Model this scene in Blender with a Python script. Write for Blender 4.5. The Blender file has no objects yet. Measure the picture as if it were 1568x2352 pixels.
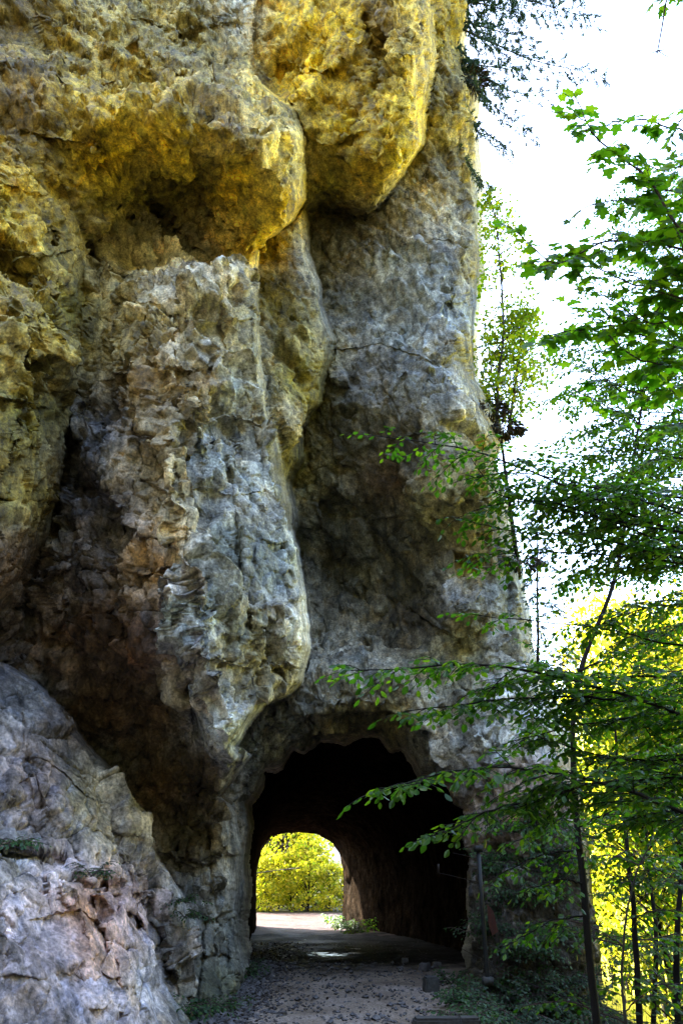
import bpy, math, random, time
import numpy as np
T0 = time.time()
rng = np.random.default_rng(7)
random.seed(7)
sc = bpy.context.scene
COL = sc.collection

# ------------------------------------------------------------------ camera frame
TILT = math.radians(28.0)
CAM = np.array([0.0, 0.0, 1.6])
CT, ST = math.cos(TILT), math.sin(TILT)

def rays(x, y):
    """sight directions measured off the photograph (1568 x 2352 grid)"""
    a = (np.asarray(x, float) - 784.0) / 1568.0
    b = -(np.asarray(y, float) - 1176.0) / 1568.0
    return np.stack([a, CT - b * ST, ST + b * CT], -1)

def P(x, y, Y):
    """world point at forward distance Y on that direction"""
    d = rays(x, y)
    return CAM + d * (np.asarray(Y, float) / d[..., 1])[..., None]

def U(v):
    v = np.asarray(v, float)
    return v / np.maximum(np.linalg.norm(v, axis=-1, keepdims=True), 1e-9)

# ------------------------------------------------------------------ noise
def _hash(ix, iy, iz, s):
    h = (ix.astype(np.int64) * 73856093) ^ (iy.astype(np.int64) * 19349663) ^ (iz.astype(np.int64) * 83492791) ^ (s * 2654435761)
    h &= 0xFFFFFFFF
    h = ((h ^ (h >> 15)) * 2246822519) & 0xFFFFFFFF
    h = ((h ^ (h >> 13)) * 3266489917) & 0xFFFFFFFF
    return h ^ (h >> 16)

_G = U(np.random.default_rng(1).normal(size=(256, 3))).astype(np.float32)

def perlin(p, seed=0):
    p = np.asarray(p, np.float32)
    i = np.floor(p).astype(np.int32)
    f = p - i
    u = f * f * f * (f * (f * 6 - 15) + 10)
    out = 0
    for dx in (0, 1):
        wx = u[:, 0] if dx else 1 - u[:, 0]
        for dy in (0, 1):
            wy = u[:, 1] if dy else 1 - u[:, 1]
            for dz in (0, 1):
                wz = u[:, 2] if dz else 1 - u[:, 2]
                g = _G[_hash(i[:, 0] + dx, i[:, 1] + dy, i[:, 2] + dz, seed) & 255]
                d = g[:, 0] * (f[:, 0] - dx) + g[:, 1] * (f[:, 1] - dy) + g[:, 2] * (f[:, 2] - dz)
                out = out + wx * wy * wz * d
    return out

def fbm(p, octaves=4, seed=0, gain=0.5, ridged=False):
    a, s, tot = 1.0, 0, 0
    q = np.array(p, np.float32)
    for o in range(octaves):
        n = perlin(q, seed + o * 17)
        if ridged:
            n = 1 - 2 * np.abs(n) * 1.6
        s = s + a * n
        tot += a
        a *= gain
        q = q * 2.03 + 11.7
    return s / tot

def facets(p, seed=0, tilt=0.5):
    """blocky broken-rock relief: every 3D cell is its own tilted plane"""
    p = np.asarray(p, np.float32)
    i = np.floor(p).astype(np.int32)
    best = np.full(len(p), 1e9, np.float32); best2 = best.copy()
    val = np.zeros(len(p), np.float32)
    for dx in (-1, 0, 1):
        for dy in (-1, 0, 1):
            for dz in (-1, 0, 1):
                c = i + np.array([dx, dy, dz], np.int32)
                h = _hash(c[:, 0], c[:, 1], c[:, 2], seed)
                o = np.stack([(h & 1023), (h >> 10) & 1023, (h >> 20) & 1023], -1).astype(np.float32) / 1023
                d = p - (c + o)
                dd = (d * d).sum(-1)
                v = (d * _G[(h >> 3) & 255]).sum(-1) * 2 * tilt + (((h >> 7) & 255).astype(np.float32) / 255 - 0.5)
                m = dd < best
                best2 = np.where(m, best, np.minimum(best2, dd))
                val = np.where(m, v, val)
                best = np.where(m, dd, best)
    edge = np.sqrt(best2) - np.sqrt(best)
    t = np.clip(edge / 0.13, 0, 1)
    return val * t * t * (3 - 2 * t), edge

# ------------------------------------------------------------------ mesh helpers
class MB:
    def __init__(s):
        s.v = []; s.l = []; s.t = []; s.n = 0
    def add(s, v, f):
        v = np.asarray(v, np.float32).reshape(-1, 3); f = np.asarray(f, np.int64)
        s.v.append(v); s.l.append((f + s.n).ravel()); s.t.append(np.full(f.shape[0], f.shape[1], np.int64)); s.n += len(v)
    def poly(s, v):
        v = np.asarray(v, float); s.add(v, [list(range(len(v)))])
    def box(s, c, size, rz=0.0, m=None, jit=0.0):
        q = np.array([[x, y, z] for x in (-.5, .5) for y in (-.5, .5) for z in (-.5, .5)]) * np.array(size, float)
        if jit: q = q + rng.normal(size=q.shape) * jit
        if m is not None: q = q @ np.asarray(m).T
        ca, sa = math.cos(rz), math.sin(rz)
        q = np.stack([q[:, 0] * ca - q[:, 1] * sa, q[:, 0] * sa + q[:, 1] * ca, q[:, 2]], -1)
        s.add(q + np.asarray(c), [[0, 1, 3, 2], [4, 6, 7, 5], [0, 4, 5, 1], [2, 3, 7, 6], [0, 2, 6, 4], [1, 5, 7, 3]])
    def tube(s, pts, r, sides=5):
        pts = np.asarray(pts, float); n = len(pts)
        r = np.broadcast_to(np.asarray(r, float), (n,))
        tg = U(np.gradient(pts, axis=0))
        ref = np.array([0.31, 0.17, 0.93]) if abs(tg[0][2]) < 0.9 else np.array([1.0, 0.1, 0.0])
        a = U(np.cross(tg, ref)); b = np.cross(tg, a)
        th = np.arange(sides) / sides * 2 * math.pi
        v = pts[:, None] + (a[:, None] * np.cos(th)[None, :, None] + b[:, None] * np.sin(th)[None, :, None]) * r[:, None, None]
        k = np.arange(sides)
        f = []
        for j in range(n - 1):
            f.append(np.stack([j * sides + k, j * sides + (k + 1) % sides, (j + 1) * sides + (k + 1) % sides, (j + 1) * sides + k], -1))
        s.add(v.reshape(-1, 3), np.concatenate(f))
        if r[-1] > 0.004:
            s.l.append(np.arange(sides) + s.n - sides); s.t.append(np.array([sides]))
            s.l.append((np.arange(sides) + s.n - n * sides)[::-1]); s.t.append(np.array([sides]))
    def leaves(s, tv, tf, pos, d, nrm, size):
        """many copies of one leaf template"""
        pos = np.asarray(pos, float)
        if len(pos) == 0: return
        d = U(d); sd = U(np.cross(nrm, d)); n2 = np.cross(d, sd)
        size = np.asarray(size, float)
        v = pos[:, None] + size[:, None, None] * (tv[None, :, 0:1] * d[:, None] + tv[None, :, 1:2] * sd[:, None] + tv[None, :, 2:3] * n2[:, None])
        m = len(tv); N = len(pos)
        base = s.n
        s.v.append(v.reshape(-1, 3).astype(np.float32))
        for f in tf:
            f = np.array(f)
            s.l.append((f[None] + (np.arange(N) * m)[:, None] + base).ravel())
            s.t.append(np.full(N, len(f), np.int64))
        s.n += m * N
    def build(s, name, mat, parent=None, smooth=True, color=None):
        return mesh_obj(name, np.concatenate(s.v), np.concatenate(s.l), np.concatenate(s.t), mat, parent, smooth, color)

def mesh_obj(name, v, loops, totals, mat, parent=None, smooth=True, color=None):
    me = bpy.data.meshes.new(name)
    me.vertices.add(len(v)); me.vertices.foreach_set('co', np.asarray(v, np.float32).ravel())
    me.loops.add(len(loops)); me.loops.foreach_set('vertex_index', np.asarray(loops, np.int32))
    me.polygons.add(len(totals))
    st = np.concatenate([[0], np.cumsum(totals)[:-1]])
    me.polygons.foreach_set('loop_start', np.asarray(st, np.int32))
    me.polygons.foreach_set('use_smooth', np.full(len(totals), smooth))
    me.update(calc_edges=True)
    if color is not None:
        at = me.color_attributes.new('stain_light', 'FLOAT_COLOR', 'POINT')
        c = np.concatenate([color, np.ones((len(color), 1))], 1) if color.shape[1] == 3 else color
        at.data.foreach_set('color', np.asarray(c, np.float32).ravel())
    me.materials.append(mat)
    o = bpy.data.objects.new(name, me)
    COL.objects.link(o)
    if parent is not None:
        o.parent = parent
        o.matrix_parent_inverse = parent_inv(parent)
    return o

def parent_inv(p):
    from mathutils import Matrix
    m = Matrix.Translation(p.location) @ Matrix.Rotation(p.rotation_euler.z, 4, 'Z')
    q = p
    while q.parent is not None:
        return Matrix.Identity(4)
    return m.inverted()

def empty(name, loc):
    o = bpy.data.objects.new(name, None); COL.objects.link(o)
    o.location = [float(c) for c in loc]; o.empty_display_size = 0.3
    return o

def tag(o, label=None, cat=None, group=None, kind=None):
    if label: o['label'] = label
    if cat: o['category'] = cat
    if group: o['group'] = group
    if kind: o['kind'] = kind
    return o

# ------------------------------------------------------------------ materials
def new_mat(name):
    m = bpy.data.materials.new(name); m.use_nodes = True
    nt = m.node_tree; nt.nodes.clear()
    out = nt.nodes.new('ShaderNodeOutputMaterial')
    return m, nt, out

class NT:
    def __init__(s, nt): s.nt = nt
    def n(s, typ, **kw):
        o = s.nt.nodes.new(typ)
        for k, v in kw.items(): setattr(o, k, v)
        return o
    def link(s, a, b): s.nt.links.new(a, b)
    def noise(s, vec, scale, detail=6, rough=0.55, dist=0.0):
        o = s.n('ShaderNodeTexNoise'); o.inputs['Scale'].default_value = scale; o.inputs['Detail'].default_value = detail
        o.inputs['Roughness'].default_value = rough; o.inputs['Distortion'].default_value = dist
        s.link(vec, o.inputs['Vector']); return o.outputs['Fac']
    def ramp(s, fac, stops):
        o = s.n('ShaderNodeValToRGB'); e = o.color_ramp.elements
        while len(e) < len(stops): e.new(0.5)
        for el, (p, c) in zip(e, stops):
            el.position = p; el.color = (c[0], c[1], c[2], 1) if len(c) == 3 else c
        s.link(fac, o.inputs[0]); return o.outputs[0]
    def rampf(s, fac, stops): return s.ramp(fac, [(p, (c, c, c)) for p, c in stops])
    def mix(s, a, b, fac, mode='MIX'):
        o = s.n('ShaderNodeMix', data_type='RGBA', blend_type=mode)
        for sock, v in ((o.inputs['Factor'], fac), (o.inputs[6], a), (o.inputs[7], b)):
            if hasattr(v, 'is_linked'): s.link(v, sock)
            elif isinstance(v, (int, float)): sock.default_value = v
            else: sock.default_value = (*v, 1)
        return o.outputs[2]
    def math(s, op, a, b=0.0):
        o = s.n('ShaderNodeMath', operation=op)
        for sock, v in ((o.inputs[0], a), (o.inputs[1], b)):
            if hasattr(v, 'is_linked'): s.link(v, sock)
            else: sock.default_value = v
        return o.outputs[0]
    def mapping(s, vec, scale=(1, 1, 1), rot=(0, 0, 0)):
        o = s.n('ShaderNodeMapping'); o.inputs['Scale'].default_value = scale; o.inputs['Rotation'].default_value = rot
        s.link(vec, o.inputs['Vector']); return o.outputs[0]
    def coord(s): return s.n('ShaderNodeTexCoord').outputs['Object']
    def bump(s, h, strength, dist, normal=None):
        o = s.n('ShaderNodeBump'); o.inputs['Strength'].default_value = strength; o.inputs['Distance'].default_value = dist
        s.link(h, o.inputs['Height'])
        if normal is not None: s.link(normal, o.inputs['Normal'])
        return o.outputs[0]
    def bsdf(s, color, rough=0.7, normal=None, spec=0.3, metal=0.0):
        o = s.n('ShaderNodeBsdfPrincipled')
        if hasattr(color, 'is_linked'): s.link(color, o.inputs['Base Color'])
        else: o.inputs['Base Color'].default_value = (*color, 1)
        if hasattr(rough, 'is_linked'): s.link(rough, o.inputs['Roughness'])
        else: o.inputs['Roughness'].default_value = rough
        o.inputs['Specular IOR Level'].default_value = spec
        o.inputs['Metallic'].default_value = metal
        if normal is not None: s.link(normal, o.inputs['Normal'])
        return o

def rock_mat(name='limestone', spec=0.35):
    m, nt, out = new_mat(name); N = NT(nt)
    co = N.coord()
    at = N.n('ShaderNodeAttribute', attribute_name='stain_light').outputs['Color']
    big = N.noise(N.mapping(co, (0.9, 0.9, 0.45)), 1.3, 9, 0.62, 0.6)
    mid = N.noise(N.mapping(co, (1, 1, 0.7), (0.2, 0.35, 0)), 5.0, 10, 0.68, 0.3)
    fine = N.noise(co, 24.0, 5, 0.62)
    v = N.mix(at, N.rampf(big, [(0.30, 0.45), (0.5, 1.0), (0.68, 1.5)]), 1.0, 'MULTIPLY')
    v = N.mix(v, N.rampf(mid, [(0.33, 0.18), (0.41, 0.65), (0.5, 1.0), (0.66, 1.9)]), 1.0, 'MULTIPLY')
    v = N.mix(v, N.rampf(fine, [(0.30, 0.35), (0.42, 0.8), (0.5, 1.0), (0.70, 1.6)]), 1.0, 'MULTIPLY')
    run = N.noise(N.mapping(co, (1.6, 1.6, 0.13)), 2.2, 7, 0.62, 0.5)
    v = N.mix(v, N.mix(v, (0.42, 0.44, 0.42), 1.0, 'MULTIPLY'), N.rampf(run, [(0.54, 0.0), (0.66, 0.8)]))
    # ochre iron staining and green-grey algae in patches, pale calcite specks
    och = N.rampf(N.noise(co, 2.1, 8, 0.6, 0.8), [(0.54, 0.0), (0.68, 0.45)])
    v = N.mix(v, N.mix(v, (1.3, 0.95, 0.45), 1.0, 'MULTIPLY'), och)
    blu = N.rampf(N.noise(N.mapping(co, (1, 1, .5), (0, 0.5, 0)), 3.3, 8, 0.65, 0.4), [(0.50, 0.0), (0.64, 0.55)])
    v = N.mix(v, N.mix(v, (0.78, 0.98, 1.34), 1.0, 'MULTIPLY'), blu)
    spk = N.rampf(N.noise(co, 22.0, 3, 0.5), [(0.66, 0.0), (0.72, 0.55)])
    v = N.mix(v, N.mix(v, (1.8, 1.8, 1.8), 1.0, 'MULTIPLY'), spk)
    v = N.mix(v, (0.82, 0.775, 0.69), 1.0, 'MULTIPLY')
    h1 = N.noise(co, 9.0, 10, 0.68)
    h2 = N.noise(N.mapping(co, (1, 1, 0.6), (0.2, 0.4, 0.1)), 40.0, 6, 0.7)
    nb = N.bump(h1, 0.8, 0.05)
    nb = N.bump(h2, 0.6, 0.012, nb)
    b = N.bsdf(v, N.rampf(mid, [(0.3, 0.62), (0.7, 0.88)]), nb, spec)
    if spec < 0.1:
        b = N.n('ShaderNodeBsdfDiffuse'); N.link(v, b.inputs['Color']); N.link(nb, b.inputs['Normal'])
    N.link(b.outputs[0], out.inputs[0])
    return m

def leaf_mat(name, c1, c2, c3, trans=0.5, rough=0.42, tint=(1.15, 1.25, 0.35)):
    m, nt, out = new_mat(name); N = NT(nt)
    r = N.n('ShaderNodeNewGeometry').outputs['Random Per Island']
    col = N.ramp(r, [(0.0, c1), (0.55, c2), (1.0, c3)])
    col = N.mix(col, N.rampf(N.noise(N.coord(), 0.55, 3), [(0.3, 0.65), (0.7, 1.3)]), 1.0, 'MULTIPLY')
    b = N.bsdf(col, rough, None, 0.45)
    t = N.n('ShaderNodeBsdfTranslucent')
    N.link(N.mix(col, tint, 1.0, 'MULTIPLY'), t.inputs['Color'])
    mx = N.n('ShaderNodeMixShader'); mx.inputs[0].default_value = trans
    N.link(b.outputs[0], mx.inputs[1]); N.link(t.outputs[0], mx.inputs[2])
    N.link(mx.outputs[0], out.inputs[0])
    return m

def bark_mat(name, c1, c2, scale=14):
    m, nt, out = new_mat(name); N = NT(nt)
    co = N.coord()
    n = N.noise(N.mapping(co, (1, 1, 0.25)), scale, 8, 0.65)
    col = N.ramp(n, [(0.3, c1), (0.7, c2)])
    b = N.bsdf(col, 0.85, N.bump(n, 0.8, 0.02), 0.2)
    N.link(b.outputs[0], out.inputs[0]); return m

def plain_mat(name, c1, c2, scale=20, rough=0.7, metal=0.0, bump=0.01):
    m, nt, out = new_mat(name); N = NT(nt)
    n = N.noise(N.coord(), scale, 7, 0.6)
    b = N.bsdf(N.ramp(n, [(0.3, c1), (0.7, c2)]), rough, N.bump(n, 0.5, bump), 0.4, metal)
    N.link(b.outputs[0], out.inputs[0]); return m

def ground_mat(name, cols, stone=22.0, special=None):
    m, nt, out = new_mat(name); N = NT(nt)
    co = N.coord()
    a = N.noise(co, 0.9, 8, 0.6, 0.4); f = N.noise(co, 26.0, 6, 0.7)
    col = N.ramp(a, [(0.32, cols[0]), (0.5, cols[1]), (0.68, cols[2])])
    if special:
        sx_ = N.n('ShaderNodeSeparateXYZ'); N.link(co, sx_.inputs[0])
        wob = N.math('MULTIPLY', N.math('SUBTRACT', N.noise(co, 1.4, 6), 0.5), 5.0)
        if special == 'tunnel_shade':
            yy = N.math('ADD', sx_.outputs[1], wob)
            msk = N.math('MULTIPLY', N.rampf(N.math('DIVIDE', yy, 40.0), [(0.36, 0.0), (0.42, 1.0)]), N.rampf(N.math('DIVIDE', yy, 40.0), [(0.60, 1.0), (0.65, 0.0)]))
            col = N.mix(col, (0.005, 0.0035, 0.003), msk)  # floor blackened along the bore, tunnel shade put into the colour
            col = N.mix(col, N.mix(col, (0.22, 0.20, 0.24), 1.0, 'MULTIPLY'), N.rampf(N.math('DIVIDE', yy, 40.0), [(0.60, 0.0), (0.66, 1.0)]))  # path past the exit dimmed against its strong sunlight
        else:
            xx = N.math('ADD', sx_.outputs[0], wob)
            msk = N.math('MULTIPLY', N.rampf(N.math('DIVIDE', xx, 40.0), [(0.19, 0.0), (0.26, 1.0)]), N.rampf(N.math('DIVIDE', N.math('ADD', sx_.outputs[1], wob), 40.0), [(0.42, 0.0), (0.5, 1.0)]))
            col = N.mix(col, N.ramp(N.noise(co, 3.0, 6), [(0.3, (0.10, 0.12, 0.012)), (0.7, (0.30, 0.27, 0.03))]), msk)
    vo = N.n('ShaderNodeTexVoronoi'); vo.inputs['Scale'].default_value = stone; N.link(co, vo.inputs['Vector'])
    col = N.mix(col, N.rampf(f, [(0.3, 0.5), (0.5, 1.0), (0.7, 1.5)]), 1.0, 'MULTIPLY')
    peb = N.math('MULTIPLY', N.rampf(vo.outputs['Distance'], [(0.1, 1.0), (0.5, 0.0)]), N.rampf(a, [(0.4, 0.2), (0.6, 1.0)]))
    nb = N.bump(peb, 0.8, 0.025); nb = N.bump(f, 0.8, 0.02, nb)
    b = N.bsdf(col, N.rampf(a, [(0.35, 0.65), (0.6, 0.9)]), nb, 0.04)
    N.link(b.outputs[0], out.inputs[0]); return m

ROCK = rock_mat()
DARKROCK = rock_mat('shaded_tunnel_rock', 0.03)  # limestone copy taken near black to carry the tunnel's shade
BEECH = leaf_mat('beech_leaf', (0.013, 0.050, 0.008), (0.027, 0.085, 0.009), (0.075, 0.145, 0.011), 0.62, 0.36, (2.5, 2.4, 0.5))
MAPLE = leaf_mat('maple_leaf', (0.026, 0.095, 0.008), (0.042, 0.13, 0.008), (0.10, 0.19, 0.010), 0.74, 0.45, (2.0, 1.8, 0.4))
BIRCH = leaf_mat('birch_leaf', (0.10, 0.19, 0.015), (0.17, 0.27, 0.018), (0.30, 0.31, 0.02), 0.7, 0.5, (1.6, 1.6, 0.4))
YELLOW = leaf_mat('yellow_leaf', (0.06, 0.13, 0.010), (0.28, 0.31, 0.014), (0.64, 0.54, 0.06), 0.68, 0.6, (1.2, 1.1, 0.3))
YGREEN = leaf_mat('yellow_green_leaf', (0.04, 0.11, 0.010), (0.18, 0.26, 0.014), (0.56, 0.50, 0.05), 0.68, 0.6, (1.2, 1.15, 0.3))
BRIGHT = leaf_mat('golden_leaf', (0.13, 0.24, 0.02), (0.42, 0.42, 0.03), (0.66, 0.60, 0.10), 0.7, 0.6, (1.15, 1.1, 0.35))
NEEDLE = leaf_mat('spruce_needle', (0.013, 0.042, 0.022), (0.024, 0.07, 0.034), (0.06, 0.13, 0.03), 0.4, 0.5, (1, 1, 1))
FERN = leaf_mat('undergrowth_leaf', (0.006, 0.028, 0.006), (0.012, 0.045, 0.008), (0.025, 0.06, 0.010), 0.4, 0.65)
MIDG = leaf_mat('light_beech_leaf', (0.018, 0.065, 0.008), (0.032, 0.10, 0.010), (0.08, 0.15, 0.012), 0.68, 0.45, (2.2, 2.0, 0.45))
EDGE = leaf_mat('verge_leaf', (0.010, 0.045, 0.008), (0.018, 0.07, 0.010), (0.04, 0.09, 0.012), 0.45, 0.5)
DRYGRASS = leaf_mat('dry_grass', (0.02, 0.035, 0.006), (0.05, 0.035, 0.012), (0.09, 0.045, 0.022), 0.35, 0.7, (1, 1, 0.8))
LITTER = leaf_mat('fallen_leaf', (0.008, 0.004, 0.003), (0.018, 0.009, 0.006), (0.035, 0.02, 0.014), 0.1, 0.6, (1, 1, 1))
BARKD = bark_mat('dark_bark', (0.004, 0.003, 0.0025), (0.014, 0.011, 0.009))
BARKG = bark_mat('grey_bark', (0.025, 0.022, 0.018), (0.075, 0.07, 0.06))
TWIG = bark_mat('twig_bark', (0.03, 0.018, 0.018), (0.07, 0.045, 0.04))
WOOD = plain_mat('weathered_wood', (0.012, 0.010, 0.008), (0.045, 0.042, 0.04), 30)
CONC = plain_mat('concrete', (0.022, 0.022, 0.022), (0.055, 0.054, 0.052), 25)
STEEL = plain_mat('galvanised_steel', (0.003, 0.0035, 0.004), (0.010, 0.011, 0.012), 30, 0.6, 0.1, 0.003)
RUST = plain_mat('rusty_wire', (0.008, 0.005, 0.004), (0.02, 0.01, 0.007), 40, 0.7, 0.3, 0.003)
REDP = plain_mat('red_paint', (0.03, 0.005, 0.003), (0.05, 0.008, 0.004), 18, 0.6)
PATH = ground_mat('gravel_path', [(0.095, 0.068, 0.048), (0.20, 0.155, 0.120), (0.25, 0.205, 0.175)], special='tunnel_shade')
SOIL = ground_mat('forest_soil', [(0.012, 0.015, 0.006), (0.026, 0.024, 0.012), (0.018, 0.028, 0.008)], 9, 'meadow')
WET = plain_mat('wet_mud', (0.02, 0.017, 0.018), (0.06, 0.05, 0.05), 12, 0.32)
STONE = plain_mat('grey_stone', (0.025, 0.022, 0.022), (0.12, 0.11, 0.112), 22)

# ------------------------------------------------------------------ thin plate fit
def tps(pts, sm=1e-4):
    pts = np.array(pts, float); x = pts[:, :2] / 1000.0; val = pts[:, 2:]
    d2 = ((x[:, None] - x[None]) ** 2).sum(-1)
    K = 0.5 * d2 * np.log(d2 + 1e-12); n = len(x)
    A = np.zeros((n + 3, n + 3)); A[:n, :n] = K + sm * np.eye(n)
    A[:n, n] = 1; A[:n, n + 1:] = x; A[n, :n] = 1; A[n + 1:, :n] = x.T
    b = np.zeros((n + 3, val.shape[1])); b[:n] = val
    w = np.linalg.solve(A, b)
    def ev(px, py):
        q = np.stack([px, py], -1) / 1000.0; out = np.empty((len(q), val.shape[1]))
        for i in range(0, len(q), 60000):
            qq = q[i:i + 60000]
            d2 = ((qq[:, None] - x[None]) ** 2).sum(-1)
            out[i:i + 60000] = (0.5 * d2 * np.log(d2 + 1e-12)) @ w[:n] + w[n] + qq @ w[n + 1:]
        return out
    return ev

def seg_dist(px, py, line):
    d = np.full(len(px), 1e9)
    for (x0, y0), (x1, y1) in zip(line[:-1], line[1:]):
        vx, vy = x1 - x0, y1 - y0; L = vx * vx + vy * vy + 1e-9
        t = np.clip(((px - x0) * vx + (py - y0) * vy) / L, 0, 1)
        d = np.minimum(d, (px - x0 - t * vx) ** 2 + (py - y0 - t * vy) ** 2)
    return np.sqrt(d)

def inside(px, py, poly):
    r = np.zeros(len(px), bool)
    for (x0, y0), (x1, y1) in zip(poly, poly[1:] + poly[:1]):
        if y0 == y1: continue
        c = ((y0 > py) != (y1 > py)) & (px < (x1 - x0) * (py - y0) / (y1 - y0) + x0)
        r ^= c
    return r

# ------------------------------------------------------------------ the cliff
# the cliff is measured as five rock masses; each has forward distances (m) at surveyed spots, plus unseen far-left ones added to block the sun
S_FACE = [(720,560,15.2),(850,540,15.0),(1000,540,14.6),(1090,560,14.9),(950,400,15.0),(1040,300,14.2),(1050,100,13.2),(1050,-300,12.5),(800,300,14.6),
 (750,800,15.0),(900,780,14.3),(1040,780,13.6),(1090,760,14.3),(750,1000,15.3),(900,950,14.2),(1020,930,13.3),(1080,960,14.2),
 (720,1200,16.4),(880,1180,15.5),(1000,1160,14.1),(1050,1080,13.3),(1110,1120,14.2),(720,1380,17.2),(880,1360,16.5),(980,1380,15.5),(1060,1390,13.4),(1130,1350,14.2),(1190,1400,14.8),
 (720,1500,16.4),(880,1490,15.9),(1030,1490,14.6),(1100,1500,14.1),(1180,1520,14.2),
 (650,1625,14.4),(760,1610,14.3),(880,1600,14.2),(980,1600,14.2),(1080,1630,13.7),(1200,1650,13.4),(1290,1720,13.6),
 (600,1730,15.0),(700,1700,15.7),(800,1690,16.0),(880,1700,15.8),(960,1740,14.8),(1040,1780,14.0),
 (1085,1880,13.8),(1090,2000,13.8),(1095,2150,13.6),(1060,2280,13.6),(1180,1800,13.2),(1250,2000,12.9),(1200,2200,12.4),(1310,1900,13.2),(1330,2200,12.6),(1150,2400,12),
 (560,1900,14.4),(550,2100,14.4),(560,2250,14.3),(480,1900,14.0),(400,1400,15),(300,1000,15),(300,300,14),(0,0,13),(0,2000,14),(-600,1000,13),(-600,-500,12),(600,-500,12.5),(800,1900,15.5),(800,2200,15.5),(1500,1000,16),(1500,2300,13),(300,2500,14)]
S_BUT = [(0,0,8.6),(0,300,8.1),(0,600,8.0),(100,620,8.3),(50,800,7.8),(150,760,8.2),(90,980,8.0),(0,1150,7.9),(60,1280,8.6),(0,1400,9.0),
 (180,0,9.2),(330,0,10),(500,0,10.8),(590,0,11.3),(120,200,8.8),(300,200,9.5),(450,180,9.8),(580,200,10.7),
 (240,330,8.7),(400,300,8.4),(540,300,8.7),(650,300,9.9),(690,400,10.5),(250,400,9.6),(400,400,9.9),(500,400,9.9),(600,410,9.4),(650,460,10.1),
 (300,500,10.9),(420,515,11.5),(500,565,11.4),(560,580,10.5),(300,580,10.2),(400,620,10.1),(520,640,10.0),(580,640,10.5),
 (240,740,9.9),(330,740,9.5),(450,740,9.4),(560,740,9.9),(610,800,10.4),(230,850,9.9),(350,880,9.2),(470,880,9.4),(590,900,10.1),
 (200,960,10.2),(290,1000,9.9),(370,1000,9.1),(480,1000,9.4),(600,1000,10.1),(170,1150,10.4),(280,1150,10.0),(400,1150,8.9),(520,1150,9.5),(640,1150,10.3),
 (140,1300,10.2),(280,1290,9.7),(412,1300,8.8),(540,1300,9.4),(670,1300,10.3),(100,1420,10.4),(250,1410,9.8),(425,1420,8.9),(550,1420,9.3),(690,1420,10.1),
 (100,1500,10.8),(250,1520,10.6),(390,1520,9.9),(450,1560,9.1),(560,1540,9.5),(670,1540,10.1),(120,1640,11.7),(220,1640,11.6),(330,1660,11.5),(425,1680,11.4),(510,1680,9.5),(600,1590,9.9),
 (410,1800,11.6),(480,1770,10.7),(350,1760,11.9),(440,1900,11.8),(500,1880,11.4),(540,1850,12.0),(450,2050,11.7),(510,2030,11.6),(545,2030,12.5),(480,2180,11.3),(535,2180,12.2),(450,2330,10.5),(520,2300,11.4),(560,2250,12.6),
 (-600,1000,7),(-600,-500,8),(-1500,1000,3.4),(-1500,-600,4.0),(-1500,2400,3.0),(300,-500,10),(600,-500,11.5),(-500,2300,9),(0,1900,12),(200,2200,12)]
S_SLAB = [(470,2352,10.1),(450,2200,10.6),(435,2080,11.0),(340,1870,11.1),(250,1720,10.9),(160,1620,10.5),(0,1500,9.8),(0,1800,8.3),(0,2100,7.4),(0,2352,6.8),(100,1700,9.3),
 (200,1900,9.2),(200,2100,8.6),(200,2300,8.0),(350,2330,9.1),(330,2150,9.5),(330,2000,10.1),(120,2000,8.3),(300,2300,8.5),(-500,1500,7.4),(-500,2300,5.2),(-1500,1500,3.6),(-1500,2400,2.4),(380,2230,9.9)]
S_BLOCK = [(620,0,11.9),(750,0,11.0),(900,0,10.6),(1010,0,11.8),(640,200,12.2),(750,200,11.4),(850,180,11.3),(930,150,10.7),(990,200,11.8),(700,350,12.4),(800,330,11.9),(900,330,11.0),(960,300,11.7),(740,440,13.4),(840,440,13.2),(900,420,12.4),(720,500,14.4),(860,490,14.2),(800,-500,10.5),(500,-500,11.5),(1060,-500,11.5)]
S_FLAKE = [(610,600,12.4),(680,560,12.2),(720,650,12.4),(680,700,12.2),(750,770,12.3),(680,850,12.0),(740,900,12.5),(650,950,11.9),(690,960,12.2),(660,1100,12.3),(700,1030,12.6),(670,1240,12.8)]
O_BUT = [(-1900,-900),(590,-900),(592,0),(585,90),(600,180),(640,215),(680,250),(700,310),(706,400),(700,460),(670,510),(615,555),(598,580),(590,650),(597,720),(612,860),(618,940),(640,1000),(655,1090),(668,1180),(690,1300),(706,1400),(712,1480),(695,1570),(660,1600),(612,1618),(570,1680),(540,1715),(575,1730),(540,1790),(505,1830),(545,1870),(558,1960),(552,2080),(556,2170),(575,2230),(560,2280),(530,2330),(500,2380),(480,2600),(-1900,2600)]
O_SLAB = [(-1900,1300),(-100,1470),(0,1505),(60,1545),(150,1625),(200,1700),(265,1765),(300,1840),(340,1880),(352,1950),(395,2010),(430,2060),(440,2130),(432,2200),(440,2260),(470,2330),(490,2420),(500,2600),(-1900,2600)]
O_BLOCK = [(450,-900),(1040,-900),(1040,-60),(1012,60),(1004,160),(985,250),(974,330),(930,392),(905,440),(885,496),(820,512),(760,508),(715,515),(600,560),(450,560)]
O_FLAKE = [(520,520),(640,510),(700,470),(716,560),(738,640),(748,720),(776,775),(768,820),(748,880),(742,925),(696,985),(700,1050),(672,1110),(684,1200),(672,1280),(640,1300),(520,1280)]
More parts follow.
